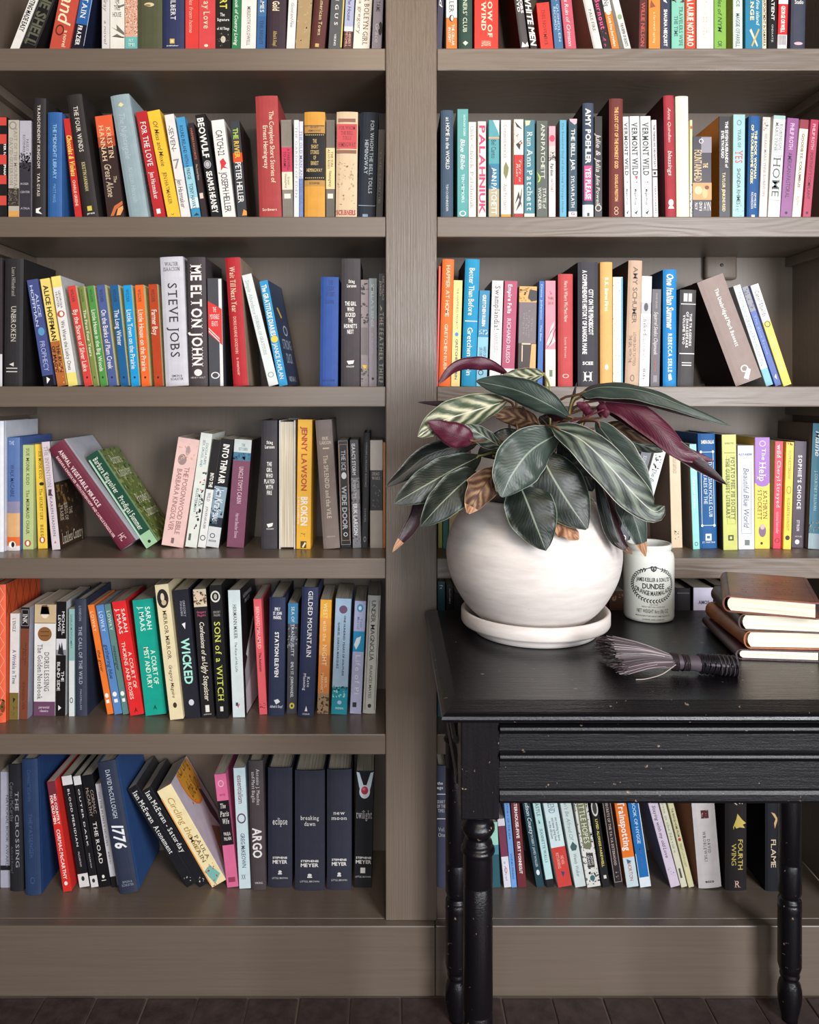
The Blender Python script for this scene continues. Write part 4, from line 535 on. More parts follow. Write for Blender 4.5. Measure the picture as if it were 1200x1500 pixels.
cur = row(5, 'left')
b(-8, 9, 0, 856, 1059, 'h', 'e8623f', 'tall orange hardback with stitched leaf pattern', [('@q', [(.5+.4*(i % 2), 860+12*i), (.55+.4*(i % 2), 860+12*i), (.95-.4*(i % 2), 872+12*i), (.9-.4*(i % 2), 872+12*i)], 'f0b098') for i in range(15)] + [('@o', .8, 1036, .2, 8, '8a3a20'), ('@sp', .4, 1, 1020, 1050, '6a5a2a', 14, .004)], side='b84a24',
  S=[('@q', [(a, 850), (a+.012, 850), (a+.16, 905), (a+.15, 905)], '7a2c14') for a in (0, .2, .4, .6, .8)] + [('@q', [(a+.15, 850), (a+.16, 850), (a+.01, 905), (a, 905)], '7a2c14') for a in (0, .2, .4, .6, .8)])
b(12, 25, .01, 899, 1054.5, 'p', 'dedbd8', 'white paperback with olive foot', [("L'ENGLE", 906, 926, .3, .65, '4a4644', 's'), ('A Wrinkle in Time', 952, 1002, .3, .75, '2c4a70', ''), ('@q', [(.4, 1022), (.7, 1024), (.45, 1030)], 'k'), ('@sp', .2, .9, 1034, 1048, '3a3a1c', 12, .0012)], bands=[(1015, 1070, '7a6a34')])
b(27.5, 40, .02, 890, 1054, 'p', '7b4430', 'brown paperback with black head', [('INK', 900, 914, .25, .8, 'e4dcd8', 's'), ('@frame', .1, .92, 893, 917, 'b8b0ac', .0006), ('The Bean Trees\nA Novel', 942, 975, .3, .75, '4a241a', 's'), ('KINGSOLVER', 1000, 1040, .35, .65, '5c3022', '')], bands=[(880, 921, '1f1c22')], side='8a8c9c')
b(49, 80, .01, 886, 1049, 'p', 'e2deda', 'wide white paperback with portrait head and mauve foot', [('@o', .5, 897, .2, 9, 'e8d8c0'), ('@q', [(.28, 900), (.35, 887), (.6, 886), (.72, 900), (.68, 889), (.33, 889)], '6a4a30'), ('@o', .5, 929, .33, 10.5, '8a5a30'), ('@r', .3, .7, 925, 926, '4a2c18'), ('@r', .3, .7, 931, 932, '4a2c18'), ('@r', .0, 1, 912.5, 913.5, '8a6a4a'), ('DORIS LESSING\nThe Golden Notebook', 944, 1025, .18, .72, '4a4648', 's'), ('perennial\nclassics', 1034, 1043, .25, .75, 'e0c8d8', 'h')], bands=[(875, 913, 'c9b08a'), (1028, 1060, '6b4662')])
b(81, 95.5, .01, 881.5, 1049, 'p', '161416', 'black paperback with white photo band', [('MICHAEL\nLEWIS', 896, 930, .2, .85, 'e8e4e4', ''), ('@q', [(.2, 958), (.35, 942), (.5, 950), (.6, 940), (.8, 960)], '1c1a1c'), ('THE\nBLIND SIDE', 970, 1012, .15, .85, 'e8e4e4', ''), ('@q', [(.3, 1033), (.6, 1037), (.3, 1041)], 'e8e4e4')], bands=[(936, 952, 'd8d8dc'), (952, 960, '8a8a8e')], side='c8c8c8')
b(101, 109, .0, 892.5, 1049.5, 'p', '8fb5b2', 'thin grey-teal paperback with white foot', [('CHARLES MONTGOMERY', 900, 950, .3, .65, '4a6a6a', ''), ('@ring', .5, 1026, .3, 4, 'k')], bands=[(968, 1060, 'd8dedc')])
b(110.5, 127, -.01, 878, 1049.5, 'h', '34394a', 'dark slate hardback with fine pale capitals', [('LONDON', 888, 910, .4, .6, '9aa0ac', 's'), ('THE CALL OF THE WILD', 918, 1003, .35, .65, 'b0b6c2', 's'), ('MACMILLAN', 1010, 1040, .42, .58, '9aa0ac', 's')], side='262c40')
b(157, 166, -.18, 887, 1047, 'p', 'ef7a2e', 'thin orange leaning paperback', [('LOWRY', 896, 926, .25, .75, 'f8d8b0', 's'), ('the giver', 952, 984, .25, .75, '3a2418', 'i'), ('@o', .5, 1019, .3, 3.5, 'f4f1ea'), ('@r', .25, .75, 1025, 1030, 'f4f1ea')])
b(167.5, 179, -.172, 887.5, 1047, 'p', '5a86bf', 'periwinkle blue leaning paperback', [('LOWRY', 896, 926, .25, .75, 'd0e0f0', 's'), ('gathering blue', 944, 994, .25, .75, '1f2c4c', 'i'), ('@o', .5, 1017, .28, 3.5, 'f4f1ea'), ('@r', .3, .75, 1024, 1029, 'f4f1ea')])
b(180, 189.5, -.172, 886, 1047, 'p', '5e8580', 'sea green leaning paperback', [('LOWRY', 895, 924, .25, .75, 'd0e0d8', 's'), ('messenger', 946, 982, .25, .75, '1f2c2c', 'i'), ('@o', .5, 1016, .3, 3.5, 'f4f1ea'), ('@r', .3, .75, 1023, 1028, 'f4f1ea')])
b(190.5, 211, -.162, 882.5, 1049, 'p', 'e02a2c', 'scarlet leaning paperback with white capitals', [('SARAH\nJ. MAAS', 891, 928, .2, .85, 'f8ece0', ''), ('A COURT OF\nTHORNS AND ROSES', 940, 1024, .22, .85, 'f8dcc8', ''), ('@q', [(.35, 1044), (.5, 1036), (.62, 1044), (.5, 1041)], '5a1010')])
b(213, 244, -.115, 880, 1049, 'p', '16a08c', 'wide jade leaning paperback with white capitals', [('SARAH\nJ. MAAS', 888, 924, .25, .8, 'ecf8f0', ''), ('A COURT OF\nMIST AND FURY', 948, 1008, .28, .82, 'ecf8e0', ''), ('@q', [(.4, 1040), (.52, 1032), (.6, 1040), (.5, 1037)], '0c4a40')])
b(249, 269, -.115, 857.5, 1055, 'p', 'e6d6ae', 'tall cream leaning paperback with black oval portrait', [('@o', .5, 877, .42, 14, '1f1a18'), ('@o', .48, 875, .14, 6, 'e0d0b0'), ('@o', .55, 883, .18, 4, 'c8b490'), ('MIRROR MIRROR', 895, 966, .38, .65, '4a3c28', 's'), ('Gregory Maguire', 974, 1022, .38, .62, '5a4a34', 'i'), ('@o', .5, 1033, .14, 4, '3a2c20')])
b(272, 293.5, -.095, 865, 1053, 'p', '24242e', 'black leaning paperback with aqua capitals', [('GREGORY\nMAGUIRE', 880, 904, .35, .7, 'a8a8b4', 's'), ('@q', [(.35, 914), (.6, 912), (.55, 922)], 'e8e8ec'), ('WICKED', 935, 1002, .2, .75, 'a8e4d0', 'b'), ('@o', .5, 1029, .18, 4.5, 'd0d0d8')])
b(295.5, 314.5, -.07, 864, 1052, 'p', '201d20', 'black leaning paperback with cream illustrated head', [('@sp', 0, 1, 866, 886, '7a5a48', 30, .0035), ('@o', .4, 874, .2, 6, 'e8c8a8'), ('Gregory\nMaguire', 895, 903, .2, .9, 'd85a8a', 'hs'), ('Confessions of an', 911, 968, .35, .7, 'f0e8d8', 'i'), ('Ugly Stepsister', 970, 1026, .35, .75, 'f0e8d0', 'i'), ('@r', .35, .65, 1033, 1043, 'e8e4dc'), ('publisher', 1045, 1047, .2, .8, 'c8c0b8', 'h')], bands=[(850, 889, 'd8c8a8')])
b(317.5, 335, -.055, 858, 1053, 'p', '1a191b', 'black leaning paperback with lime green capitals', [('@ring', .45, 874, .4, 8.5, 'e0dcd4'), ('@o', .45, 874, .14, 4, 'b8b0a0'), ('GREGORY\nMAGUIRE', 895, 903, .2, .8, 'a8a098', 'hs'), ('SON of a WITCH', 911, 1027, .22, .72, 'd4dc5a', 's'), ('@r', .35, .6, 1035, 1042, 'e0dcd4')])
b(341, 359, -.04, 865, 1051, 'p', 'dbe7e6', 'white paperback with photographed front cover', [('HERMANN MAIER', 886, 936, .38, .66, '3a4448', 's'), ('The Race of His Life', 940, 984, .4, .6, '5a6468', 'i'), ('@r', .3, .5, 1029, 1034, '2a4a5a'), ('@q', [(.4, 1034), (.65, 1030), (.5, 1037)], 'd04a5a')], side='16161a', yaw=-4,
  S=[('HERMANN\nMAIER', 875, 890, .15, .7, '8a8a90', 'h'), ('@q', [(.1, 1050), (.1, 985), (.4, 960), (.95, 935), (.98, 1048)], 'a8a8b0'), ('@q', [(.2, 965), (.75, 920), (.8, 926), (.3, 972)], 'd8d8e0'), ('@q', [(.1, 1050), (.1, 1015), (.98, 985), (.98, 1048)], 'd0d0d8')])
b(380, 391.5, -.053, 878, 1047, 'p', 'e8626a', 'salmon pink paperback with pale capitals', [('BERNARD MALAMUD', 889, 950, .25, .7, 'f6c0b8', ''), ('The Assistant', 956, 984, .35, .65, '4a1c20', 'b'), ('@sp', .1, .9, 1030, 1038, '6a2028', 18, .0014)])
b(393, 416, .01, 875.5, 1049, 'h', '2b3350', 'navy hardback with white capitals', [('EMILY\nST. JOHN\nMANDEL', 890, 907, .25, .8, 'e8e8ec', 'hb'), ('STATION ELEVEN', 926, 992, .38, .62, 'f0f0f0', 'b'), ('@q', [(.35, 1026), (.6, 1024), (.75, 1028), (.5, 1032)], 'e8e8ec'), ('Alfred A. Knopf', 1033, 1037, .1, .9, 'e8e8ec', 'hi')])
b(420, 435, .012, 884, 1046, 'p', '46464e', 'grey paperback with blue head', [('SEA OF TRANQUILITY', 889, 962, .35, .65, 'd8e0e4', 's'), ('@sp', 0, 1, 915, 950, '8a929a', 40, .002), ('EMILY ST. JOHN MANDEL', 970, 1022, .35, .62, 'e0e0e4', ''), ('@o', .5, 1034, .25, 4.5, 'd8c84a'), ('@o', .5, 1034, .1, 2, 'k')], bands=[(875, 914, '3f7ea6')])
b(436, 459.5, .035, 861, 1050.5, 'h', '2a3150', 'tall midnight blue hardback with white capitals', [('GILDED MOUNTAIN', 866, 963, .42, .7, 'f0ecec', 's'), ('Kate\nManning', 987, 1012, .28, .68, 'e8e4e4', 's'), ('@q', [(.42, 1042), (.52, 1034), (.6, 1042)], 'f0ecec'), ('SCRIBNER', 1045, 1047, .3, .75, 'e8e4e4', 'h')])
b(464.5, 481, .03, 879, 1046, 'p', 'f0a24a', 'amber paperback with brown foot', [('WEST with the', 884, 940, .3, .65, 'f8e4b8', 's'), ('NIGHT', 945, 976, .3, .7, 'f8e4b8', 's'), ('BERYL\nMARKHAM', 986, 1014, .25, .8, 'f8dca8', ''), ('@sp', 0, 1, 1020, 1046, '4a3424', 26, .003)], bands=[(870, 905, 'f4b23c'), (960, 1016, 'e08a4c'), (1016, 1060, 'a88a6c')])
b(485, 508, .04, 877.5, 1047, 'p', 'a9c4dc', 'pale blue paperback with turquoise wave foot', [('@o', .52, 893, .26, 6, '6a4a6a'), ('ONE HUNDRED YEARS OF SOLITUDE', 902, 990, .58, .7, '2c4058', 'b'), ('GABRIEL GARCIA MARQUEZ', 912, 980, .22, .34, '2c4058', 'b'), ('@r', .45, .46, 898, 985, '6a8aa8'), ('@sp', 0, 1, 1005, 1012, '1a6a80', 22, .003), ('@sp', .05, .95, 1008, 1024, 'a0e0e4', 12, .003), ('@o', .5, 1029, .14, 3, 'b8c4e8'), ('PERENNIAL', 1036, 1039, .25, .8, 'd8f0f0', 'h')], bands=[(1007, 1060, '2496a8')])
b(512.5, 529, .045, 881, 1046, 'p', 'b8bce0', 'lilac paperback with bright blue square', [('@o', .5, 891, .28, 6, '3a9ac8'), ('@o', .5, 891, .14, 3, 'e8f0f8'), ('Yann\nMartel', 904, 922, .3, .75, '6a7ab0', 's'), ('@q', [(.1, 945), (.3, 935), (.7, 932), (.6, 942), (.3, 952)], 'e8f4f8'), ('Life of Pi', 960, 1018, .3, .75, 'e8ecf8', 's'), ('@r', .2, .55, 1029, 1036, '2a2a34')], bands=[(925, 955, '2a98c8')])
b(531.5, 550, .045, 873, 1046, 'h', 'cfcfc8', 'pale grey hardback with black side rules', [('@r', .14, .17, 880, 1040, '3a3a38'), ('@r', .88, .91, 880, 1040, '3a3a38'), ('UNDER MAGNOLIA', 880, 968, .32, .66, '2f2f2e', ''), ('FRANCES MAYES', 975, 1023, .38, .6, '3a3a38', ''), ('@o', .5, 1034, .14, 3, '2f2f2e')])
cur = row(5, 'right')
b(641, 652, 0, 852, 1050, 'p', '1f4a55', 'dark teal paperback with white monogram', [('ft', 857, 864, .3, .7, 'd8e4e4', 's')])
b(654, 664, 0, 858, 1050, 'p', '1c1a1c', 'black paperback low behind the saucer', [('AUTUMN', 862, 884, .4, .6, 'b8b0a8', '')])
b(665, 690, 0, 870, 1050, 'h', '2c2624', 'dark brown hardback behind the pot', [])
b(884, 890, 0, 862, 1050, 'p', 'b03038', 'red sliver paperback behind the saucer', [])
b(893, 915, 0, 866, 1050, 'p', '6a4a3c', 'brown paperback between pot and jar', [('@sp', .1, .9, 870, 886, 'c89a78', 10, .003)])
b(990, 1012, 0, 862, 1050, 'h', '241f22', 'black hardback just right of the jar', [('@r', .1, .9, 868, 870, '4a4448')])
b(1016, 1045, 0, 861, 1050, 'p', 'd0cadc', 'pale lilac paperback with black capitals', [('AMOS', 880, 885, .25, .8, '3a3640', 'hb')], side='1a1618')
b(1047, 1075, 0, 858, 1050, 'h', '1f1c1e', 'black hardback behind the leather journals', [])
b(1130, 1160, 0, 862, 1050, 'h', '28222a', 'dark plum hardback behind the top journal', [])

cur = row(6, 'left')
b(-5, 10, .0, 1131, 1297, 'p', 'a5a5b5', 'grey-lilac paperback at the frame edge', [('NATIONAL BOOK AWARD', 1165, 1270, .55, .8, '4a4a5c', '')], bands=[(1268, 1275, '1c1c24')])
b(13.5, 34, -.015, 1120, 1306, 'h', '1e1d22', 'black hardback with grey spaced capitals', [('Cormac McCarthy', 1146, 1204, .12, .38, '6a6a72', 's'), ('THE CROSSING', 1160, 1272, .48, .74, '9a9aa2', 's'), ('Alfred Knopf', 1240, 1280, .15, .3, '5a5a62', 's')])
b(37, 60, -.03, 1112, 1312, 'h', '25395c', 'wide navy hardback with barely visible lettering', [('Cormac McCarthy', 1128, 1175, .35, .58, '3d557e', 's'), ('THE PASSENGER', 1192, 1258, .35, .6, '3d557e', 's'), ('@ring', .5, 1290, .14, 5, '3d557e')], side='1f3c6c')
b(92.5, 105, -.15, 1146, 1307, 'p', 'd8302a', 'red leaning paperback with maroon head', [('NO COUNTRY\nFOR OLD MEN', 1164, 1208, .15, .85, 'f4e8e0', 'b'), ('CORMAC McCARTHY', 1215, 1288, .3, .7, 'f4e0d8', 'b'), ('@o', .5, 1294, .2, 3, 'f4e8e0')], bands=[(1130, 1166, '74303c'), (1166, 1192, 'b0343a')])
b(116, 131, -.165, 1138, 1298, 'p', '1b1a1e', 'black leaning paperback with white ends', [('BLOOD MERIDIAN', 1156, 1240, .4, .6, 'e8e4e4', 'w'), ('McCARTHY', 1248, 1270, .42, .58, 'c8c4c4', ''), ('@o', .5, 1287, .16, 3.5, '2a2a2c')], bands=[(1125, 1150, 'dcd8d8'), (1280, 1310, 'dcd8d8')], group='pair of white tipped black paperbacks')
b(133, 144, -.165, 1138, 1298, 'p', '1b1a1e', 'narrower black leaning paperback with white ends', [('OUTER DARK', 1156, 1240, .4, .62, 'e8e4e4', 'w'), ('McCARTHY', 1250, 1272, .42, .58, 'c8c4c4', ''), ('@o', .5, 1290, .2, 3, '2a2a2c')], bands=[(1125, 1150, 'dcd8d8'), (1283, 1310, 'dcd8d8')], group='pair of white tipped black paperbacks')
b(145.5, 162, -.165, 1137, 1298, 'p', '151417', 'plain black leaning paperback with white capitals', [('CORMAC\nMcCARTHY', 1154, 1196, .2, .85, '9a8a80', ''), ('THE ROAD', 1204, 1266, .35, .68, 'e8e4e0', 's'), ('@o', .5, 1284, .12, 2.5, 'e8e4e0'), ('@r', .3, .7, 1289, 1290, 'e8e4e0')])
b(163, 171.5, -.16, 1149, 1297, 'p', 'c8c6cc', 'narrow pale grey leaning paperback', [('ON THE PLENTY HORSES', 1160, 1240, .3, .6, '4a484e', 's'), ('MCMURTRY', 1248, 1266, .35, .6, '6a686e', 's')], bands=[(1284, 1310, '1b1a1e')])
b(175.5, 203, -.175, 1118, 1311, 'h', '2c3348', 'wide navy leaning hardback with white numerals', [('DAVID McCULLOUGH', 1128, 1199, .38, .62, 'c8d0dc', 's'), ('1776', 1208, 1242, .22, .82, 'f0f0f4', 'bi'), ('SIMON &\nSCHUSTER', 1290, 1298, .2, .85, '8a92a4', 'h')], side='2a4a7c')
b(271, 289, -.61, 1157, 1295, 'p', '1b1b20', 'black paperback tipped to the left', [('Ian McEwan', 1160, 1205, .25, .75, 'ecece8', 's'), ('Atonement', 1210, 1250, .25, .72, 'ecece8', 's'), ('@sp', .2, .8, 1284, 1293, 'c8c8c8', 6, .002)])
b(290.5, 308.5, -.61, 1160, 1296, 'p', '1b1b20', 'second black paperback tipped to the left', [('Ian McEwan', 1160, 1205, .25, .75, 'ecece8', 's'), ('- Saturday', 1208, 1248, .25, .72, 'ecece8', 's'), ('@sp', .2, .8, 1284, 1293, 'c8c8c8', 6, .002)])
b(310, 337, -.575, 1160, 1299, 'p', 'f1dfae', 'cream paperback tipped left with orange sun cover', [('Circling the Sun', 1168, 1246, .3, .7, 'b89048', 'i'), ('PAULA\nMcLAIN', 1226, 1262, .3, .85, '5a4a34', 's'), ('@q', [(.1, 1272), (.6, 1268), (.9, 1284), (.3, 1292)], '7ab8b0'), ('@sp', .1, .9, 1264, 1296, 'b04a3a', 16, .002), ('@r', 0, .08, 1165, 1290, 'e8a050')], side='c4bcc8',
  S=[('@o', .62, 1170, .36, 40, 'e0782c'), ('@o', .62, 1170, .33, 37, 'd89a34'), ('Circling\nthe Sun', 1140, 1195, .38, .88, '7a4a18', 'hi'), ('@sp', .3, .9, 1140, 1200, 'a86a20', 30, .003), ('NEW YORK TIMES\nBESTSELLER', 1118, 1126, .1, .5, '3a3444', 'h'), ('@q', [(.75, 1195), (.85, 1200), (.9, 1240), (.8, 1260), (.7, 1230)], '5a3a4a'), ('@q', [(.15, 1290), (.5, 1240), (.9, 1262), (.6, 1285)], '8a6a50')])
b(331, 348, -.115, 1135, 1297.5, 'p', 'e0709a', 'pink paperback with black middle', [('@ring', .5, 1148, .25, 5, 'f0b8cc'), ('NOVEL', 1163, 1166, .3, .8, '8a2c4a', 'h'), ('The', 1177, 1184, .2, .7, 'f4f1ea', 'hsi'), ('Paris', 1188, 1196, .15, .9, 'f4f1ea', 'hsi'), ('Wife', 1199, 1207, .25, .85, 'f4f1ea', 'hsi'), ('PAULA\nMcLAIN', 1219, 1231, .25, .85, 'f4f1ea', 'h'), ('@r', .2, .8, 1285, 1292, '9a3a5a')], bands=[(1173, 1238, '1f1a1e')])
b(350.5, 367.5, -.05, 1125.5, 1302, 'p', 'cfe3e8', 'pale ice blue paperback with brush ring', [('essentialism', 1136, 1177, .3, .75, '7a3048', ''), ('@ring', .5, 1199, .38, 7.5, '6a4a60'), ('GREG McKEOWN', 1221, 1271, .35, .7, '3c5c70', ''), ('XX', 1281, 1288, .25, .6, '2a3a44', 'h')])
b(368.5, 389.5, -.025, 1115, 1304.5, 'h', '4a4144', 'brown-grey hardback with bold pale capitals', [('Antonio J. Mendez\nand Matt Baglio', 1127, 1180, .2, .75, 'd0c8c8', 's'), ('ARGO', 1213, 1257, .18, .8, 'ece8e8', 'b'), ('VIKING', 1292, 1295, .25, .8, 'd0c8c8', 'h')])
TW = ('@q', [(.42, 1277), (.6, 1276), (.55, 1280), (.45, 1280)], 'd8d4d0')
for l, r, yt, yb, ti, ty, lk, dy in ((392.5, 428, 1125, 1300, 'eclipse', (1198, 1208), 'wide dark slate hardback with one lowercase word', 0), (432, 475.5, 1129, 1305, 'breaking\ndawn', (1195, 1210), 'widest dark slate hardback with two lowercase words', 5), (479, 515, 1127.5, 1304, 'new\nmoon', (1188, 1201), 'dark slate hardback with four letter words', 3)):
    b(l, r, 0, yt, yb, 'h', '2b2d3c', lk, [(ti, ty[0], ty[1], .2, .82, 'e4e0dc', 'hs'), ('STEPHENIE', 1255+dy, 1258+dy, .2, .8, 'e4e0dc', 'hb'), ('MEYER', 1260+dy, 1265+dy, .2, .8, 'e4e0dc', 'hb'), ('@o', .5, 1277+dy, .07, 2, 'd8d4d0'), ('@r', .42, .58, 1279+dy, 1281+dy, 'd8d4d0'), ('LITTLE, BROWN', 1285+dy, 1287.5+dy, .18, .82, 'c8c4c0', 'h')])
b(518.5, 544.5, .02, 1130, 1300, 'p', '1b1a1f', 'black paperback with hands holding a red apple', [('@q', [(.02, 1131), (.18, 1132), (.42, 1150), (.5, 1162), (.36, 1168), (.18, 1152)], 'cfe0e8'), ('@q', [(.98, 1131), (.82, 1132), (.6, 1150), (.52, 1162), (.68, 1168), (.86, 1150)], 'cfe0e8'), ('@o', .5, 1160, .3, 10, 'd8e4ea'), ('@o', .5, 1158, .2, 6, 'b8304c'), ('@o', .45, 1156, .09, 2.5, 'e86a80'), ('twilight', 1187, 1199, .05, .95, 'b8b4b8', 'hs'), ('STEPHENIE', 1255, 1258, .08, .95, 'e4e0dc', 'hb'), ('MEYER', 1260, 1265, .08, .95, 'e4e0dc', 'hb'), ('@r', .35, .62, 1271, 1279, 'e4e0dc'), ('LITTLE, BROWN', 1283, 1285.5, .08, .92, 'c8c4c0', 'h')])
cur = row(6, 'right')
b(640.5, 655, 0, 1122, 1295, 'h', '34384a', 'slate hardback with white rules beside the upright', [('the\nage', 1145, 1156, .0, .6, 'd0ccd0', 'h'), ('@r', .0, .9, 1163, 1164, 'd0ccd0'), ('DIARY\nOF THE\nTIMES', 1172, 1190, .0, .85, 'b8b4b8', 'hs'), ('@r', 0, .9, 1199, 1200, 'd0ccd0'), ('Vol.\nOne', 1212, 1226, .1, .8, '9a969c', 'h')])
b(690, 718, -.02, 1128, 1296, 'h', '33272a', 'dark brown hardback behind the table leg', [])
b(721, 733.5, -.05, 1205, 1296, 'p', '2f5a66', 'short mint and teal paperback behind the leg', [], bands=[(1190, 1238, '9fd4c0'), (1238, 1252, '4a8a9a')])
b(737.5, 748, -.1, 1200, 1296, 'p', 'dcd8e0', 'short white paperback with mauve band', [('@ring', .5, 1275, .2, 4, 'c03a50'), ('a novel', 1262, 1290, .35, .6, '8a8a98', '')], bands=[(1210, 1255, '7a3a50')])
b(749, 757, -.09, 1150, 1295, 'p', '6f9fd8', 'thin cornflower blue leaning paperback', [('THE STORY OF THE SEA', 1165, 1230, .35, .65, '2c4c80', ''), ('WIND PRESS', 1250, 1288, .35, .65, '2c4c80', '')])
b(758, 771, -.085, 1137, 1293, 'p', '6b2a30', 'maroon leaning paperback with white capitals', [('SLAUGHTERHOUSE-FIVE', 1150, 1228, .35, .68, 'f0e4e0', 'b'), ('KURT VONNEGUT', 1233, 1280, .35, .68, 'f0e4e0', 'b')])
b(784.5, 796, -.17, 1140, 1290, 'p', '23404a', 'dark teal leaning paperback with white script', [('A Madison County', 1160, 1222, .3, .8, 'd8e0e0', 'i'), ('ROBERT JAMES WALLER', 1224, 1270, .35, .65, 'b8c4c4', ''), ('@o', .5, 1278, .22, 4, 'd8e0e0')])
b(800, 811, -.17, 1142, 1292, 'p', 'b9d9d8', 'pale aqua leaning paperback with black edges', [('CASTLE', 1172, 1196, .3, .75, '2c4448', 's'), ('@q', [(.4, 1200), (.6, 1206), (.35, 1207)], '2a7a5a'), ('JEANNETTE WALLS', 1214, 1264, .35, .7, '4a6468', 's')], bands=[(1288, 1310, '1c1c1e')])
b(817, 838, -.18, 1138, 1296, 'p', 'cfe0e0', 'pale paperback with red lower half leaning left', [('FRIEND', 1168, 1192, .3, .75, '6a8a94', 's'), ('not wanting to leave\nand never going back\nto the old town', 1198, 1232, .15, .8, '4a5458', ''), ('NEVER\nRETURNING', 1249, 1272, .25, .75, 'f0b0a0', 's'), ('@q', [(.4, 1276), (.65, 1278), (.5, 1285)], '2c3c70')], bands=[(1241, 1310, 'c8413a')])
b(842.5, 858.5, -.18, 1140, 1298, 'p', 'cdd9d6', 'pale grey-green leaning paperback', [('Don\'t Be Afraid Of', 1168, 1230, .3, .65, '8a9a9a', 'i'), ('@q', [(.2, 1240), (.5, 1233), (.85, 1240), (.7, 1246), (.3, 1246)], '3a5a5a'), ('Wendy Walker', 1250, 1284, .35, .65, '7a8a8a', 'i')])
b(860, 880, -.16, 1140, 1297, 'p', 'e4e0da', 'black and white speckled paperback', [('@sp', 0, 1, 1142, 1296, '2a2826', 240, .0022), ('@r', .18, .82, 1142, 1238, '767a5a'), ('@o', .5, 1239, .32, 5, '767a5a'), ('LITTLE HOPES', 1172, 1236, .3, .7, 'e8e8d0', 's'), ('@r', .3, .8, 1250, 1271, '3a3836'), ('ADAM\nGRANT', 1253, 1268, .35, .75, 'e0dcd4', ''), ('@o', .5, 1286, .18, 4, '3a6a6a')])
b(882, 893.5, -.15, 1140, 1295, 'p', '17161a', 'narrow black leaning paperback with white oval', [('@o', .5, 1184, .42, 12, 'e0dcd4'), ('@o', .5, 1184, .28, 9, '3a3834'), ('LIVED ALONGS FAREWELL', 1200, 1270, .35, .65, 'e0cf6a', 'b'), ('@r', .35, .7, 1282, 1287, 'e0dcd4')])
b(899.5, 913.5, -.15, 1138, 1295, 'p', '2a2024', 'dark brown leaning paperback with cream outline', [('@frame', .1, .9, 1145, 1292, 'c8b8ac', .0007), ('DIVINE SECRETS OF THE YA-YA SISTERHOOD', 1158, 1268, .35, .6, 'd8c4b4', 's'), ('@sp', .3, .7, 1276, 1288, 'c8b8ac', 8, .0012)])
b(917.5, 935, -.15, 1138, 1292.5, 'p', 'f07a28', 'orange leaning paperback with white title', [('Trainspotting', 1174, 1246, .25, .8, 'f8f0e8', 'b'), ('@q', [(.3, 1258), (.7, 1262), (.35, 1266)], '3a6a8a'), ('NORTON', 1264, 1290, .35, .65, 'c05a50', '')], bands=[(1256, 1310, 'cfe0e4')])
b(937, 953, -.15, 1140, 1292, 'p', '1f6fb5', 'blue leaning paperback with white border', [('@r', .93, 1, 1145, 1300, 'e8eef2'), ('@r', 0, .05, 1250, 1300, 'e8eef2'), ('LITTLE BOOK OF HYGGE', 1150, 1236, .35, .65, 'd8ecf8', ''), ('MEIK WIKING', 1242, 1272, .4, .6, '5a6ab8', '')], bands=[(1285, 1310, 'e8eef2')])
b(980.5, 995, -.27, 1140, 1292, 'p', 'dccbdc', 'lilac leaning paperback with handwritten title', [('Staying with my old Love', 1180, 1256, .3, .65, '4a3a5c', 'i'), ('@sp', .2, .8, 1270, 1286, '5a4a5c', 10, .0016)], side='a88a88')
b(995.5, 1004.8, -.26, 1142, 1290, 'p', 'ddd8c0', 'narrow cream leaning paperback', [('Movie in the Nature', 1168, 1250, .3, .65, '8a9a78', 's'), ('@r', .3, .6, 1272, 1286, '4a4a44')])
b(1005.5, 1014, -.25, 1145, 1286, 'p', 'd8d0a4', 'narrow straw yellow leaning paperback', [('THE BRIDGE HOME FROM', 1184, 1226, .3, .7, '4a4a30', ''), ('@o', .5, 1230, .25, 2.5, 'b03a3a'), ('FIRST LOVE LOST', 1236, 1270, .3, .65, '8a8a60', '')])
b(1024.5, 1058, -.085, 1136, 1302.5, 'h', 'd8cfcd', 'wide pale grey hardback with dark square', [('@r', .35, .68, 1187, 1199, '5a1c24'), ('@sp', .35, .68, 1187, 1199, 'b8a0a0', 10, .0015), ('DAVID\nWROBLEWSKI', 1218, 1262, .35, .65, '4a3e40', 'sw'), ('ecco', 1289, 1293, .3, .68, 'k', 'hb')], side='8a5a4a')
b(1063, 1094.5, -.0, 1136, 1305, 'h', '1c1518', 'wide black hardback with golden winged emblem', [('A\nS', 1170, 1180, .35, .8, 'd0c8b8', 'u'), ('@q', [(.35, 1212), (.5, 1200), (.55, 1192), (.75, 1200), (.95, 1206), (.8, 1208), (.9, 1213), (.65, 1212), (.5, 1214), (.42, 1210), (.38, 1216)], 'c8b45a'), ('FOURTH\nWING', 1230, 1274, .28, .8, 'c8b45a', ''), ('R', 1290, 1300, .45, .7, 'd8b0a0', 'hs')])
b(1122, 1144, 0, 1138, 1306, 'h', '16181f', 'black hardback with golden curl behind the table leg', [('@q', [(.35, 1190), (.6, 1192), (.8, 1200), (.6, 1214), (.55, 1206), (.65, 1200)], 'd0a878'), ('FLAME', 1230, 1271, .35, .68, 'd8c4a8', '')])

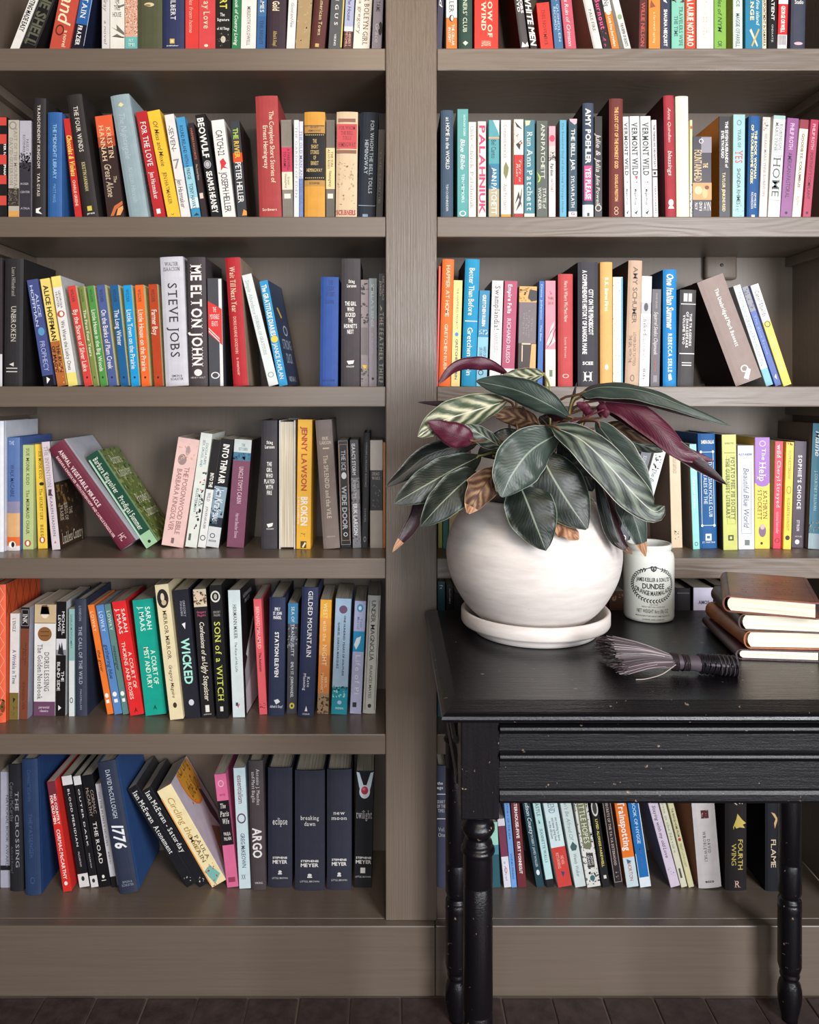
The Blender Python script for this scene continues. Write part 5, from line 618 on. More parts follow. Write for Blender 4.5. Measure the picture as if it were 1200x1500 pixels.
# ---------------------------------------------------------------- book builder
def book_mesh(w, H, d, kind, side, bands, zy):
    """verts, faces, material index (0 spine colour, 1 sides, 2.. bands) of the cover; x 0..w, spine at y=0 facing the viewer"""
    if kind == 'h':
        t = .0024; bu = min(.0028, w*.14); O = [(0, d), (0, .012), (.0009, .008), (0, .0045), (0, bu)]
        ns = 6; sp = [(w*(i/ns), bu*abs(2*i/ns-1)**3) for i in range(1, ns)]
        O += sp+[(w, bu), (w, .0045), (w-.0009, .008), (w, .012), (w, d)]; s0, s1 = 4, 4+ns
    else:
        t = .0007; r = .0007; O = [(0, d), (0, r*2), (0, r), (r, 0), (w-r, 0), (w, r), (w, r*2), (w, d)]; s0, s1 = 2, 5
    I = []
    for x, y in O:
        I.append((min(max(x, t), w-t), max(y+(t if y < d-1e-6 else 0), t) if y < d-1e-6 else d))
    cuts = sorted({0, H}|{min(max(zy(v), 0), H) for bnd in bands for v in bnd[:2]})
    cuts = [c for i, c in enumerate(cuts) if i == 0 or c-cuts[i-1] > 1e-5]
    n = len(O); V, Fc, Mi = [], [], []
    for z in cuts: V += [(x, y, z) for x, y in O]+[(x, y, z) for x, y in I]
    for k in range(len(cuts)-1):
        a, c = k*2*n, (k+1)*2*n; zm = (cuts[k]+cuts[k+1])/2; bi = 0
        for j, bnd in enumerate(bands):
            if min(zy(bnd[0]), zy(bnd[1])) <= zm <= max(zy(bnd[0]), zy(bnd[1])): bi = 2+j
        for i in range(n-1):
            Fc.append((a+i, a+i+1, c+i+1, c+i)); Mi.append(bi if s0 <= i < s1 else 1)
            Fc.append((a+n+i, c+n+i, c+n+i+1, a+n+i+1)); Mi.append(1)
        for i in (0, n-1):
            q = (a+i, c+i, c+n+i, a+n+i); Fc.append(q if i == 0 else q[::-1]); Mi.append(1)
    m = (len(cuts)-1)*2*n
    for i in range(n-1):
        Fc.append((i, n+i, n+i+1, i+1)); Mi.append(1); Fc.append((m+i, m+i+1, m+n+i+1, m+n+i)); Mi.append(1)
    return V, Fc, Mi, t
def solve(k, bay, bk):
    h = HS[k]; rng = random.Random(int(bk['xl']*7+k*131))
    if bk['yb'] is None:
        s = bk.get('s', (.052 if bk['kind'] == 'h' else .058)); dist = DC+s; ye = EDGE[k]
    else:
        dist = F*h/(bk['yb']-VY); ye = bk['yb']
        dist = min(max(dist, DC+.03), DC+.10)
    y0 = VY+F*h/dist; sl = bk['sl']; th = math.atan(sl)
    xl = PX(bk['xl']-sl*(y0-ye), dist); xr = PX(bk['xr']-sl*(y0-ye), dist)
    w = max((xr-xl)*math.cos(th), .004)
    H = (PZ(bk['yt'], dist)-ZS[k])/math.cos(th)
    H = min(H, .262)
    d = (.155 if bk['kind'] == 'h' else .125)*rng.uniform(.97, 1.02)
    if H < .17: d = .108
    d = min(d, DC+DEP-.004-dist)
    return dict(bk=bk, dist=dist, th=th, x=xl if sl <= 0 else xr, w=w, H=H, d=d)
def poly(q):
    c, s = math.cos(q['th']), math.sin(q['th']); xs = (0, q['w']) if q['th'] <= 0 else (-q['w'], 0)
    return [(q['x']+a*c+z*s, -a*s+z*c) for a, z in ((xs[0], 0), (xs[1], 0), (xs[1], q['H']), (xs[0], q['H']))]
def span(P4, z):
    xs = []
    for i in range(4):
        (ax, az), (bx, bz) = P4[i], P4[(i+1) % 4]
        if abs(az-bz) < 1e-9:
            if abs(az-z) < 1e-6: xs += [ax, bx]
            continue
        t = (z-az)/(bz-az)
        if -1e-9 <= t <= 1+1e-9: xs.append(ax+(bx-ax)*t)
    return (min(xs), max(xs)) if xs else None
def relax(Q, lo, hi):
    GAP = .0005
    for it in range(120):
        worst = 0
        PP = [poly(q) for q in Q]
        for i in range(len(Q)-1):
            a, c = PP[i], PP[i+1]; top = min(max(p[1] for p in a), max(p[1] for p in c)); o = -1
            zs = [max(1e-4, top*j/14*.9999) for j in range(15)]+[p[1] for p in a+c if 1e-4 < p[1] < top]
            for z in zs:
                A, B = span(a, z), span(c, z)
                if A and B: o = max(o, A[1]-B[0]+GAP)
            if o > 1e-5:
                worst = max(worst, o); Q[i]['x'] -= o*.5; Q[i+1]['x'] += o*.5
                PP[i] = poly(Q[i]); PP[i+1] = poly(Q[i+1])
                if it > 50: Q[i]['w'] *= .985; Q[i+1]['w'] *= .985
        for q in Q:
            p = poly(q); a = min(v[0] for v in p); c = max(v[0] for v in p)
            if c > hi-GAP: q['x'] -= c-(hi-GAP); worst = max(worst, c-(hi-GAP))
            if a < lo+GAP: q['x'] += lo+GAP-a; worst = max(worst, lo+GAP-a)
        if worst < 2e-5: break
ORD = {1: 'top', 2: 'second', 3: 'third', 4: 'fourth', 5: 'fifth', 6: 'lowest'}
def short(look):
    w = look.split(); out = []
    for x in w:
        out.append(x)
        if x in ('paperback', 'hardback'): break
    drop = {'wide', 'thin', 'narrow', 'narrower', 'tall', 'leaning', 'short', 'plain', 'very', 'second', 'widest', 'slightly', 'squat'}
    r = [x for x in out if x not in drop]
    return ' '.join(r[:-1][:2]+['book']) if r[-1] in ('paperback', 'hardback') else ' '.join(r[:3])
import re
LABELS = {}
for (k, bay), L in ROWS.items():
    Q = [solve(k, bay, bk) for bk in L]
    lo, hi = (XL0, XL1) if bay == 'left' else (XR0, XR1)
    relax(Q, lo, hi)
    for n, q in enumerate(Q):
        bk = q['bk']; w, H, d, th = q['w'], q['H'], q['d'], q['th']
        x0 = 0 if th <= 0 else -w
        z_lift = 0
        root = empty('book', (q['x'], q['dist']-DC, ZS[k]+.0003), (0, th, math.radians(bk.get('yaw', 0))))
        shelf_txt = ORD[k]+' shelf '+('left bay' if bay == 'left' else 'right bay')
        lab = bk['look'] + ((', right of the '+short(L[n-1]['look'])) if n else ', leftmost') + ', ' + ORD[k] + ' ' + bay + ' shelf'
        if len(re.findall(r"[A-Za-z0-9][A-Za-z0-9'-]*", lab)) > 16: lab = bk['look']+', '+ORD[k]+' '+bay+' shelf'
        tag(root, lab, 'book', bk.get('group', 'books on the '+shelf_txt))
        LABELS.setdefault(lab, []).append(root.name)
        dist = q['dist']
        cz = math.cos(th); half = (w/2)*abs(math.sin(th))
        zy = lambda y: (PZ(y, dist)-ZS[k]-half)/cz
        bands = bk.get('bands', [])
        V, Fc, Mi, t = book_mesh(w, H, d, bk['kind'], bk.get('side'), bands, zy)
        fin = .34 if bk['kind'] == 'p' else .6
        bump = 0 if bk['kind'] == 'p' else .5
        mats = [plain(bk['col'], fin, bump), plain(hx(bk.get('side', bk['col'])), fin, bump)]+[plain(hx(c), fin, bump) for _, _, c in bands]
        rev = bk.get('rev')
        tr = (lambda p: (p[0]+x0, d-p[1], p[2])) if rev else (lambda p: (p[0]+x0, p[1], p[2]))
        if rev: Fc = [f[::-1] for f in Fc]
        mesh('cover', [tr(p) for p in V], Fc, mats, root, Mi)
        ins = .003 if bk['kind'] == 'h' else .0004
        e = t+.0001; bm = bmesh.new()
        y1 = d-ins; y0 = max(t+.0003, .0035 if bk['kind'] == 'h' else 0)
        if rev: y0, y1 = ins, d-.0035
        box(bm, x0+e, x0+w-e, y0, y1, ins, H-ins); bmo('pages', bm, PAPER, root)
        if bk['T']:
            T = bk['T']; arts = [i for i, t_ in enumerate(T) if t_[0][:1] == '@']
            for nm, only in [('spine_artwork', arts)]+[('spine_lettering', [i]) for i in range(len(T)) if i not in arts]:
                pr = Print(); draw(pr, bk['T'], w, lambda a, z, l: (x0+a, -l-.00005, min(max(z, .0006), H-.0006)), zy, random.Random(n+k*50), only)
                if pr.f: mesh(nm, pr.v, pr.f, pr.m, root, pr.i)
        if bk.get('S'):
            pr = Print(); draw(pr, bk['S'], d-.004, lambda a, z, l: (x0+w+l+.00005, a+.003, min(max(z, .0006), H-.0006)), zy, random.Random(n))
            mesh('cover_art', pr.v, pr.f, pr.m, root, pr.i)
for l, v in LABELS.items():
    if len(v) > 1: print('DUP', l, v)
    if len(re.findall(r"[A-Za-z0-9]+", l)) > 16: print('LONG', l)

# ---------------------------------------------------------------- table
tb = empty('side_table', (0, 0, 0)); tag(tb, 'black painted wooden table with turned legs, paint chipped at its edges', 'table')
TZ = .704; TX0, TX1, TY0, TY1 = .066, .752, -.49, -.008
def slab():
    # rings from the underside outwards: moulded nosing, then the chamfer up to the flat panel
    rings = [(.020, .012, -.0185), (.004, .004, -.018), (.001, .001, -.0165), (-.001, -.001, -.0125), (.0, .0, -.009), (.0035, .004, -.0065), (.006, .007, -.0055), (.019, .031, -.0005), (.0205, .033, 0)]
    V, Fc = [], []
    for a, f, z in rings:
        V += [(TX0+a, TY0+f, TZ+z), (TX1-a, TY0+f, TZ+z), (TX1-a, TY1-min(a, .02), TZ+z), (TX0+a, TY1-min(a, .02), TZ+z)]
    for i in range(len(rings)-1):
        for k in range(4):
            a, c = i*4+k, i*4+(k+1) % 4; Fc.append((a, c, c+4, a+4))
    Fc.append((3, 2, 1, 0)); m = (len(rings)-1)*4; Fc.append((m, m+1, m+2, m+3))
    return V, Fc
V, Fc = slab(); mesh('tabletop', V, Fc, [M_TT], tb)
LX = (.118, .6995); LY = (.0, .0)
AFY = 1.062-DC                        # front face of the apron
def apron_profile(name, x0, x1, yf, parent, axis='x'):
    z0, z1 = .560, TZ-.0188
    prof = [(.016, z1), (0.002, z1), (.002, .6705), (-.001, .669), (-.001, .6665), (.002, .665), (-.004, .6645), (-.0085, .6625), (-.0095, .6595), (-.0075, .6565), (-.002, .6545), (.002, .654), (-.002, .652), (-.002, .647), (.002, .645), (.002, .629), (-.004, .6285), (-.0085, .6265), (-.0095, .6235), (-.0075, .6205), (-.002, .6185), (.002, .618), (-.002, .616), (-.002, .608), (.002, .606), (.002, .5795), (-.003, .5785), (-.0045, .574), (-.0045, .566), (-.002, .562), (.004, z0), (.016, z0)]
    V, Fc = [], []; n = len(prof)
    for e in (x0, x1):
        V += [((e, yf+p, z) if axis == 'x' else (yf+p, e, z)) for p, z in prof]
    for i in range(n): Fc.append((i, (i+1) % n, n+(i+1) % n, n+i))
    Fc.append(tuple(range(n))[::-1]); Fc.append(tuple(range(n, 2*n)))
    return mesh(name, V, Fc, [M_TA], parent)
fy, byy = 1.086-DC, 1.43-DC
apron_profile('apron', LX[0]+.0255, LX[1]-.0255, AFY+.003, tb)
apron_profile('apron', byy-.0255, fy+.0255, LX[0]-.0225, tb, 'y')
boxo('apron', LX[0]+.0255, LX[1]-.0255, byy+.008, byy+.022, .575, TZ-.0188, M_TA, tb)
boxo('apron', LX[1]-.003, LX[1]+.02, fy+.0255, byy-.0255, .575, TZ-.0188, M_TA, tb)
def leg(cx, cy):
    e = empty('leg', (cx, cy, 0)); e.parent = tb
    bm = bmesh.new(); box(bm, -.025, .025, -.025, .025, .541, TZ-.0186, .002); bmo('leg_block', bm, M_TL, e)
    pr = [(.0, .5405), (.0225, .5405), (.019, .538), (.0175, .534), (.0175, .529), (.0200, .527), (.0222, .522), (.0222, .518), (.019, .512), (.0155, .508), (.0150, .505), (.0185, .502), (.0195, .4985), (.0185, .4955), (.0205, .4945), (.0225, .4915), (.0225, .489), (.0200, .4865), (.0195, .484), (.0195, .4465), (.0188, .4455), (.0188, .4435), (.0195, .4425), (.0195, .2785), (.0188, .2775), (.0188, .2755), (.0195, .2745), (.0195, .226), (.0175, .220), (.0155, .217), (.0150, .2145), (.0185, .212), (.0195, .2095), (.0185, .2065), (.0195, .2055), (.0195, .199), (.0200, .196), (.0192, .193), (.0195, .190), (.0195, .098), (.0172, .089), (.0150, .0865), (.0150, .0835), (.0165, .081), (.0160, .078), (.0135, .076), (.0140, .072), (.0175, .066), (.0195, .056), (.0200, .046), (.0190, .034), (.0160, .018), (.0135, .007), (.0130, .0008), (0, .0008)]
    lathe('turned_shaft', pr, M_TL, e, n=32, close=False)
for x in LX:
    for y in (fy, byy): leg(x, y)

# ---------------------------------------------------------------- saucer and pot
clay, t_, b_ = new_mat('whitewashed_clay'); b_.inputs['Roughness'].default_value = .62
co = N(t_, 'ShaderNodeTexCoord'); mp = N(t_, 'ShaderNodeMapping'); mp.inputs['Scale'].default_value = (6, 6, 34); t_.links.new(co.outputs['Object'], mp.inputs['Vector'])
n1 = N(t_, 'ShaderNodeTexNoise', _Scale=2.0, _Detail=7.0, _Roughness=.65); t_.links.new(mp.outputs['Vector'], n1.inputs['Vector'])
n2 = N(t_, 'ShaderNodeTexNoise', _Scale=90.0, _Detail=2.0); t_.links.new(co.outputs['Object'], n2.inputs['Vector'])
cr = N(t_, 'ShaderNodeValToRGB'); t_.links.new(n1.outputs['Fac'], cr.inputs['Fac'])
cr.color_ramp.elements[0].position = .25; cr.color_ramp.elements[0].color = lin('c9bfb9'); cr.color_ramp.elements[1].position = .65; cr.color_ramp.elements[1].color = lin('e4dcd6')
c2 = N(t_, 'ShaderNodeValToRGB'); t_.links.new(n2.outputs['Fac'], c2.inputs['Fac']); c2.color_ramp.elements[0].position = .2; c2.color_ramp.elements[0].color = (.25, .2, .18, 1); c2.color_ramp.elements[1].position = .23; c2.color_ramp.elements[1].color = (1, 1, 1, 1)
mm = N(t_, 'ShaderNodeMix', data_type='RGBA', blend_type='MULTIPLY'); mm.inputs['Factor'].default_value = .8
t_.links.new(cr.outputs['Color'], mm.inputs['A']); t_.links.new(c2.outputs['Color'], mm.inputs['B']); t_.links.new(mm.outputs['Result'], b_.inputs['Base Color'])
bp = N(t_, 'ShaderNodeBump', _Strength=.35, _Distance=.001); t_.links.new(n1.outputs['Fac'], bp.inputs['Height']); t_.links.new(bp.outputs['Normal'], b_.inputs['Normal'])
PC = Vector((PX(781, 1.345), 1.345-DC, TZ))
sc = lathe('plant_saucer', [(0, .0003), (.096, .0003), (.099, .002), (.1, .006), (.1005, .011), (.103, .0125), (.104, .0135), (.1185, .0155), (.1205, .019), (.1205, .036), (.118, .0385), (.115, .0375), (.1135, .031), (.109, .016), (.098, .0095), (0, .009)], clay, n=72, close=False)
sc.location = PC+Vector((.003, 0, 0)); tag(sc, 'round whitewashed clay saucer under the plant pot', 'saucer')
pot = empty('plant_pot', PC+Vector((0, 0, .0095))); tag(pot, 'large round whitewashed clay pot holding the leafy plant', 'pot')
prof = [(0, .0), (.052, .0), (.066, .004), (.088, .016), (.108, .034), (.124, .057), (.136, .083), (.1415, .108), (.1415, .130), (.136, .155), (.126, .176), (.112, .193), (.100, .203), (.097, .208), (.092, .209), (.089, .205), (.090, .196), (.097, .186)]
def dense(pr, k=3):
    s = spline([(r, 0, z) for r, z in pr], (len(pr)-1)*k); return [(max(p.x, 0), p.z) for p in s]
lathe('pot_body', prof[:2]+dense(prof[2:], 3)+[(.105, .17), (.1, .165)], clay, pot, n=72, close=False)
soil, t_, b_ = new_mat('potting_soil'); b_.inputs['Base Color'].default_value = lin('2a201b'); b_.inputs['Roughness'].default_value = .95
n1 = N(t_, 'ShaderNodeTexNoise', _Scale=120.0); bp = N(t_, 'ShaderNodeBump', _Strength=1.0, _Distance=.004); t_.links.new(n1.outputs['Fac'], bp.inputs['Height']); t_.links.new(bp.outputs['Normal'], b_.inputs['Normal'])
lathe('soil', [(0, .181), (.05, .18), (.101, .176), (.101, .170), (0, .170)], soil, pot, n=32, close=False)

# ---------------------------------------------------------------- plant
def leaf_mat(name, base, stripe, rib, mix, edge, rough=.44):
    m, t, bs = new_mat(name); bs.inputs['Roughness'].default_value = rough
    uv = N(t, 'ShaderNodeUVMap'); sp = N(t, 'ShaderNodeSeparateXYZ'); t.links.new(uv.outputs[0], sp.inputs[0])
    def M(op, a, b=None, c=None):
        n = N(t, 'ShaderNodeMath', operation=op)
        for i, v in enumerate((a, b, c)):
            if v is None: continue
            if isinstance(v, (int, float)): n.inputs[i].default_value = v
            else: t.links.new(v, n.inputs[i])
        return n.outputs[0]
    av = M('ABSOLUTE', M('MULTIPLY_ADD', sp.outputs['Y'], 2.0, -1.0))
    no = N(t, 'ShaderNodeTexNoise', _Scale=5.0, _Detail=3.0); t.links.new(uv.outputs[0], no.inputs['Vector'])
    ph = M('ADD', M('MULTIPLY_ADD', av, -2.6, M('MULTIPLY', sp.outputs['X'], 9.0)), M('MULTIPLY', no.outputs['Fac'], 1.4))
    s = M('POWER', M('MULTIPLY_ADD', M('SINE', M('MULTIPLY', ph, 3.6)), .5, .5), 1.6)
    fade = M('SUBTRACT', 1.0, M('POWER', av, 2.0))
    s = M('MULTIPLY', M('MULTIPLY', s, mix), M('MULTIPLY_ADD', fade, .8, .2))
    fine = M('MULTIPLY', M('MULTIPLY_ADD', M('SINE', M('MULTIPLY', ph, 40.0)), .5, .5), .05)
    mx = N(t, 'ShaderNodeMix', data_type='RGBA'); mx.inputs['A'].default_value = lin(base); mx.inputs['B'].default_value = lin(stripe); t.links.new(M('ADD', s, fine), mx.inputs['Factor'])
    ribf = M('LESS_THAN', av, .035)
    m2 = N(t, 'ShaderNodeMix', data_type='RGBA'); m2.inputs['B'].default_value = lin(rib); t.links.new(mx.outputs['Result'], m2.inputs['A']); t.links.new(M('MULTIPLY', ribf, .75), m2.inputs['Factor'])
    m3 = N(t, 'ShaderNodeMix', data_type='RGBA'); m3.inputs['B'].default_value = lin(edge); t.links.new(m2.outputs['Result'], m3.inputs['A']); t.links.new(M('MULTIPLY', M('GREATER_THAN', av, .965), .6), m3.inputs['Factor'])
    t.links.new(m3.outputs['Result'], bs.inputs['Base Color'])
    bp = N(t, 'ShaderNodeBump', _Strength=.2, _Distance=.001); t.links.new(M('ADD', M('MULTIPLY', M('SINE', M('MULTIPLY', ph, 14.0)), .3), M('MULTIPLY', ribf, -1.0)), bp.inputs['Height']); t.links.new(bp.outputs['Normal'], bs.inputs['Normal'])
    return m
G1 = leaf_mat('leaf_dark_green', '1b221c', '2e3b33', '8f9b86', .35, '8a9a80')
G2 = leaf_mat('leaf_striped', '202a24', '7d8878', 'b4b8a6', .85, 'dcd8cc')
G3 = leaf_mat('leaf_cream_striped', '34442f', 'c8c3a4', 'd8d4bc', 1.0, 'e8e0c8')
G4 = leaf_mat('leaf_grey_green', '333f38', '46544b', '8c9a88', .45, 'b8c0b0')
G5 = leaf_mat('leaf_near_black', '0e1211', '242d28', '5d6a5e', .4, 'b0b4a8')
U1 = leaf_mat('leaf_underside_maroon', '4a1528', '6a2138', '2c0c18', .35, '8c5a60', .45)
U2 = leaf_mat('leaf_underside_deep', '240a13', '3c111f', '1a060e', .35, 'b8a8a4', .45)
BR = leaf_mat('leaf_dried', '4a2c20', '9a7a58', '3a2018', .9, 'c8a888', .7)
BT = leaf_mat('leaf_tip_dried', 'b88a68', '7a4a34', '8a5a40', .8, 'e0c0a0', .7)
stem_m = plain('6a4a34', .5); stem_r = plain('5c2430', .45); stem_g = plain('8f8a58', .5)
plant = empty('potted_plant', (PC.x, PC.y, TZ+.188)); tag(plant, 'stromanthe houseplant with dark striped leaves and maroon undersides in the round pot', 'plant')
PL = plant.location
def leaf(pts, wpx, top, under, roll=0, fold=.25, wav=.0, peak=.45, tip=None, curl=0, stem=None, smat=None, blunt=.0):
    """pts: (px, py, distance) along the midrib, base first; wpx: full width in px; roll: degrees about the midrib (0 faces the camera)"""
    P3 = [P(*p) for p in pts]; n, m = 22, 8
    C = spline(P3, n); dm = sum(p[2] for p in pts)/len(pts); W = wpx*dm/F/2
    V, UV, Fc, Mi = [], [], [], []
    cl = Vector((0, -DC, EYE)); rot = math.radians(roll); fr = []
    for i, c in enumerate(C):
        t = i/n; tan = (C[min(i+1, n)]-C[max(i-1, 0)]).normalized(); vd = (cl-c).normalized()
        side = tan.cross(vd).normalized(); nor = side.cross(tan).normalized()
        ang = rot+math.radians(curl)*(t-.5)*2
        sd = side*math.cos(ang)+nor*math.sin(ang); nn = nor*math.cos(ang)-side*math.sin(ang)
        pk = peak; a = t**(math.log(.5)/math.log(pk)); wd_ = math.sin(math.pi*min(max(a, 0), 1))**.72
        if blunt and t > .75: wd_ = max(wd_, blunt*math.cos((t-.75)/.25*1.35))
        for j in range(m+1):
            v = j/m*2-1; off = sd*(v*W*wd_)+nn*(-abs(v)**1.3*W*wd_*fold*math.copysign(1, 1))
            off += nn*(math.sin(t*23+v*2+pts[0][0])*abs(v)*W*.10*wd_+wav*W*math.sin(t*12)*v*wd_)
            V.append(c+off); UV.append((t, j/m)); fr.append(nn)
    k = len(V); V2 = [v-f*.0011 for v, f in zip(V, fr)]
    for i in range(n):
        for j in range(m):
            a = i*(m+1)+j; q = (a, a+1, a+m+2, a+m+1); tp = tip is not None and i/n > .86
            Fc.append(q); Mi.append(2 if tp else 0); Fc.append(tuple(x+k for x in q[::-1])); Mi.append(2 if tp else 1)
    rim = [i*(m+1) for i in range(n+1)]; rim2 = [i*(m+1)+m for i in range(n+1)]
    for r in (rim, rim2):
        for a, b2 in zip(r, r[1:]): Fc.append((a, b2, b2+k, a+k)); Mi.append(0)
    o = mesh('leaf', [v-PL for v in V+V2], Fc, [top, under, tip or top], plant, Mi, True)
    ul = o.data.uv_layers.new(name='UVMap'); uvv = UV+UV
    for l in o.data.loops: ul.data[l.index].uv = uvv[l.vertex_index]
    # its stalk
    base = P3[0]; st = stem or (PC.x+random.uniform(-.04, .04), PC.y+random.uniform(-.04, .03), TZ+.188)
    st = Vector(st); mid = (st+base)/2+Vector((0, 0, .02+.25*max(0, base.z-st.z))); mid.z = max(mid.z, TZ+.225)
    v, f = tube_geo([p-PL for p in spline([st, mid, base, base+(C[2]-C[0])*.8], 12)], [.0026-.0012*i/12 for i in range(13)], 6)
    mesh('leaf_stalk', v, f, [smat or stem_m], plant, smooth=True)
    return o
# back and fill
leaf([(744, 587, 1.30), (694, 602, 1.27), (647, 617, 1.24), (612, 640, 1.22)], 50, G3, U1, 15, .3, peak=.42)
leaf([(745, 600, 1.36), (700, 596, 1.37), (650, 592, 1.38), (611, 589, 1.39)], 12, U2, U2, 0, .1, peak=.4)
leaf([(748, 552, 1.33), (722, 537, 1.32), (694, 533, 1.31), (666, 539, 1.30), (642, 563, 1.29)], 20, U1, G1, 20, .3, wav=.2, peak=.5)
leaf([(798, 549, 1.33), (775, 552, 1.31), (752, 553, 1.30), (728, 556, 1.29)], 26, G3, U1, 25, .25, peak=.4, smat=stem_g)
leaf([(838, 614, 1.25), (802, 592, 1.24), (755, 571, 1.25), (696, 558, 1.27)], 42, G4, U1, 20, .2, peak=.55, wav=.15)
leaf([(790, 622, 1.28), (758, 612, 1.3), (722, 608, 1.31)], 30, BR, BR, 10, .3)
leaf([(835, 626, 1.26), (815, 606, 1.26), (790, 598, 1.27)], 26, U2, BR, 20, .3)
leaf([(700, 650, 1.3), (665, 655, 1.29), (625, 668, 1.28), (597, 690, 1.27), (565, 713, 1.26)], 34, G5, U1, -15, .25, peak=.45)
leaf([(738, 657, 1.26), (712, 641, 1.25), (682, 622, 1.24)], 28, G2, U1, -20, .3, peak=.5)
leaf([(770, 640, 1.32), (740, 650, 1.31), (700, 665, 1.3)], 46, G5, U2, 0, .2)
leaf([(790, 640, 1.33), (770, 670, 1.3), (745, 705, 1.28)], 60, G5, U2, 0, .2)
leaf([(830, 640, 1.3), (850, 680, 1.26), (868, 720, 1.24)], 60, G5, U2, 0, .2)
leaf([(815, 640, 1.3), (800, 620, 1.31), (790, 610, 1.33)], 40, G5, U2, 0, .2)
leaf([(640, 655, 1.25), (660, 636, 1.23), (628, 619, 1.22)][::1] and [(694, 646, 1.24), (662, 636, 1.225), (627, 617, 1.22)], 38, U1, G1, 10, .2, peak=.38, wav=.1)
leaf([(706, 667, 1.27), (668, 686, 1.24), (625, 710, 1.22), (577, 738, 1.21)], 56, G1, U1, -12, .18, peak=.5, smat=stem_g)
leaf([(705, 694, 1.25), (685, 702, 1.215), (650, 734, 1.195), (616, 771, 1.19)], 54, G1, U1, -15, .2, peak=.52)
leaf([(728, 688, 1.22), (706, 716, 1.19), (686, 752, 1.18)], 44, BR, BR, 10, .35, wav=.5, peak=.45, tip=BT, blunt=.5)
leaf([(820, 634, 1.22), (779, 659, 1.19), (751, 694, 1.175), (735, 728, 1.17)], 74, G4, U1, 10, .16, peak=.45, blunt=.25)
leaf([(752, 690, 1.23), (768, 725, 1.2), (784, 766, 1.185), (800, 807, 1.18)], 74, G1, U1, -5, .2, peak=.5, tip=None)
leaf([(790, 655, 1.22), (805, 690, 1.2), (832, 735, 1.19), (860, 775, 1.185)], 80, G1, U1, 6, .2, peak=.5, blunt=.3)
leaf([(806, 765, 1.21), (828, 772, 1.2), (848, 790, 1.195)], 30, BT, BR, 20, .4, wav=.5, peak=.5, blunt=.4)
leaf([(818, 645, 1.24), (845, 672, 1.22), (872, 698, 1.22)], 48, G5, U2, 0, .2)
leaf([(872, 617, 1.23), (905, 660, 1.21), (932, 700, 1.2), (956, 748, 1.2)], 46, G4, U1, -25, .25, peak=.42)
leaf([(806, 624, 1.2), (850, 643, 1.17), (893, 683, 1.16), (930, 725, 1.16), (958, 749, 1.165), (974, 741, 1.17)], 56, G2, U1, 14, .2, peak=.42)
leaf([(905, 700, 1.24), (920, 735, 1.22), (933, 770, 1.215), (946, 815, 1.22)], 38, G4, U1, 15, .3, peak=.45, tip=BT, blunt=.25)
leaf([(880, 700, 1.25), (893, 745, 1.23), (908, 788, 1.22), (927, 812, 1.22)], 22, U2, G5, 30, .35, peak=.45, tip=BR)
leaf([(872, 690, 1.24), (882, 740, 1.225), (895, 785, 1.22), (912, 806, 1.22)], 18, G5, U1, -20, .3)
leaf([(690, 700, 1.3), (630, 722, 1.26), (606, 768, 1.24), (575, 809, 1.23)], 24, U2, G1, 25, .3, peak=.5, tip=BT)
leaf([(850, 577, 1.27), (882, 567, 1.25), (940, 572, 1.22), (1000, 594, 1.2), (1071, 624, 1.19)], 30, G4, U1, 40, .5, peak=.35)
leaf([(850, 582, 1.275), (890, 580, 1.255), (945, 586, 1.225), (1000, 603, 1.205), (1055, 620, 1.2)], 18, U2, U2, 0, .3, peak=.35)
leaf([(875, 587, 1.27), (918, 598, 1.24), (963, 628, 1.22), (1000, 662, 1.21), (1047, 676, 1.21)], 36, U1, G1, 10, .35, peak=.42, wav=.2)
leaf([(880, 598, 1.28), (935, 625, 1.25), (985, 655, 1.22), (1022, 680, 1.21), (1066, 711, 1.2)], 26, U2, G1, -15, .3, peak=.5)
leaf([(875, 628, 1.3), (915, 630, 1.29), (968, 650, 1.28)], 26, BR, BR, 10, .3)
leaf([(900, 640, 1.3), (935, 650, 1.29), (972, 662, 1.28)], 22, G2, U1, 0, .3)
leaf([(880, 612, 1.27), (884, 600, 1.26), (889, 612, 1.25)], 18, U1, U1, 0, .4)
leaf([(862, 612, 1.27), (858, 598, 1.26), (845, 590, 1.25)], 14, U1, U2, 0, .4)
leaf([(905, 690, 1.27), (912, 712, 1.26), (915, 760, 1.25)], 22, U1, U2, 15, .3)
leaf([(845, 560, 1.3), (838, 590, 1.3), (830, 622, 1.3)][::-1], 6, U2, U2)
# bare stalks that show above the foliage
for pts, mt_, r in (([(806, 640, 1.3), (806, 595, 1.31), (805, 565, 1.32), (797, 547, 1.33)], stem_g, .0016), ([(830, 640, 1.3), (834, 605, 1.29), (842, 582, 1.28), (862, 576, 1.27)], stem_g, .0018), ([(845, 640, 1.3), (862, 610, 1.28), (880, 592, 1.27)], stem_r, .0018), ([(835, 618, 1.27), (860, 610, 1.26), (885, 600, 1.25)], stem_r, .0014), ([(775, 640, 1.3), (773, 610, 1.29), (766, 596, 1.28)], stem_m, .0014), ([(850, 640, 1.29), (856, 600, 1.28), (856, 582, 1.28)], stem_g, .0014), ([(762, 690, 1.28), (735, 692, 1.25), (708, 688, 1.24)], stem_m, .002), ([(760, 700, 1.3), (742, 676, 1.28), (722, 668, 1.26)], stem_m, .002)):
    v, f = tube_geo([P(*p)-PL for p in spline(pts, 12)], r, 6); mesh('stalk', v, f, [mt_], plant, smooth=True)

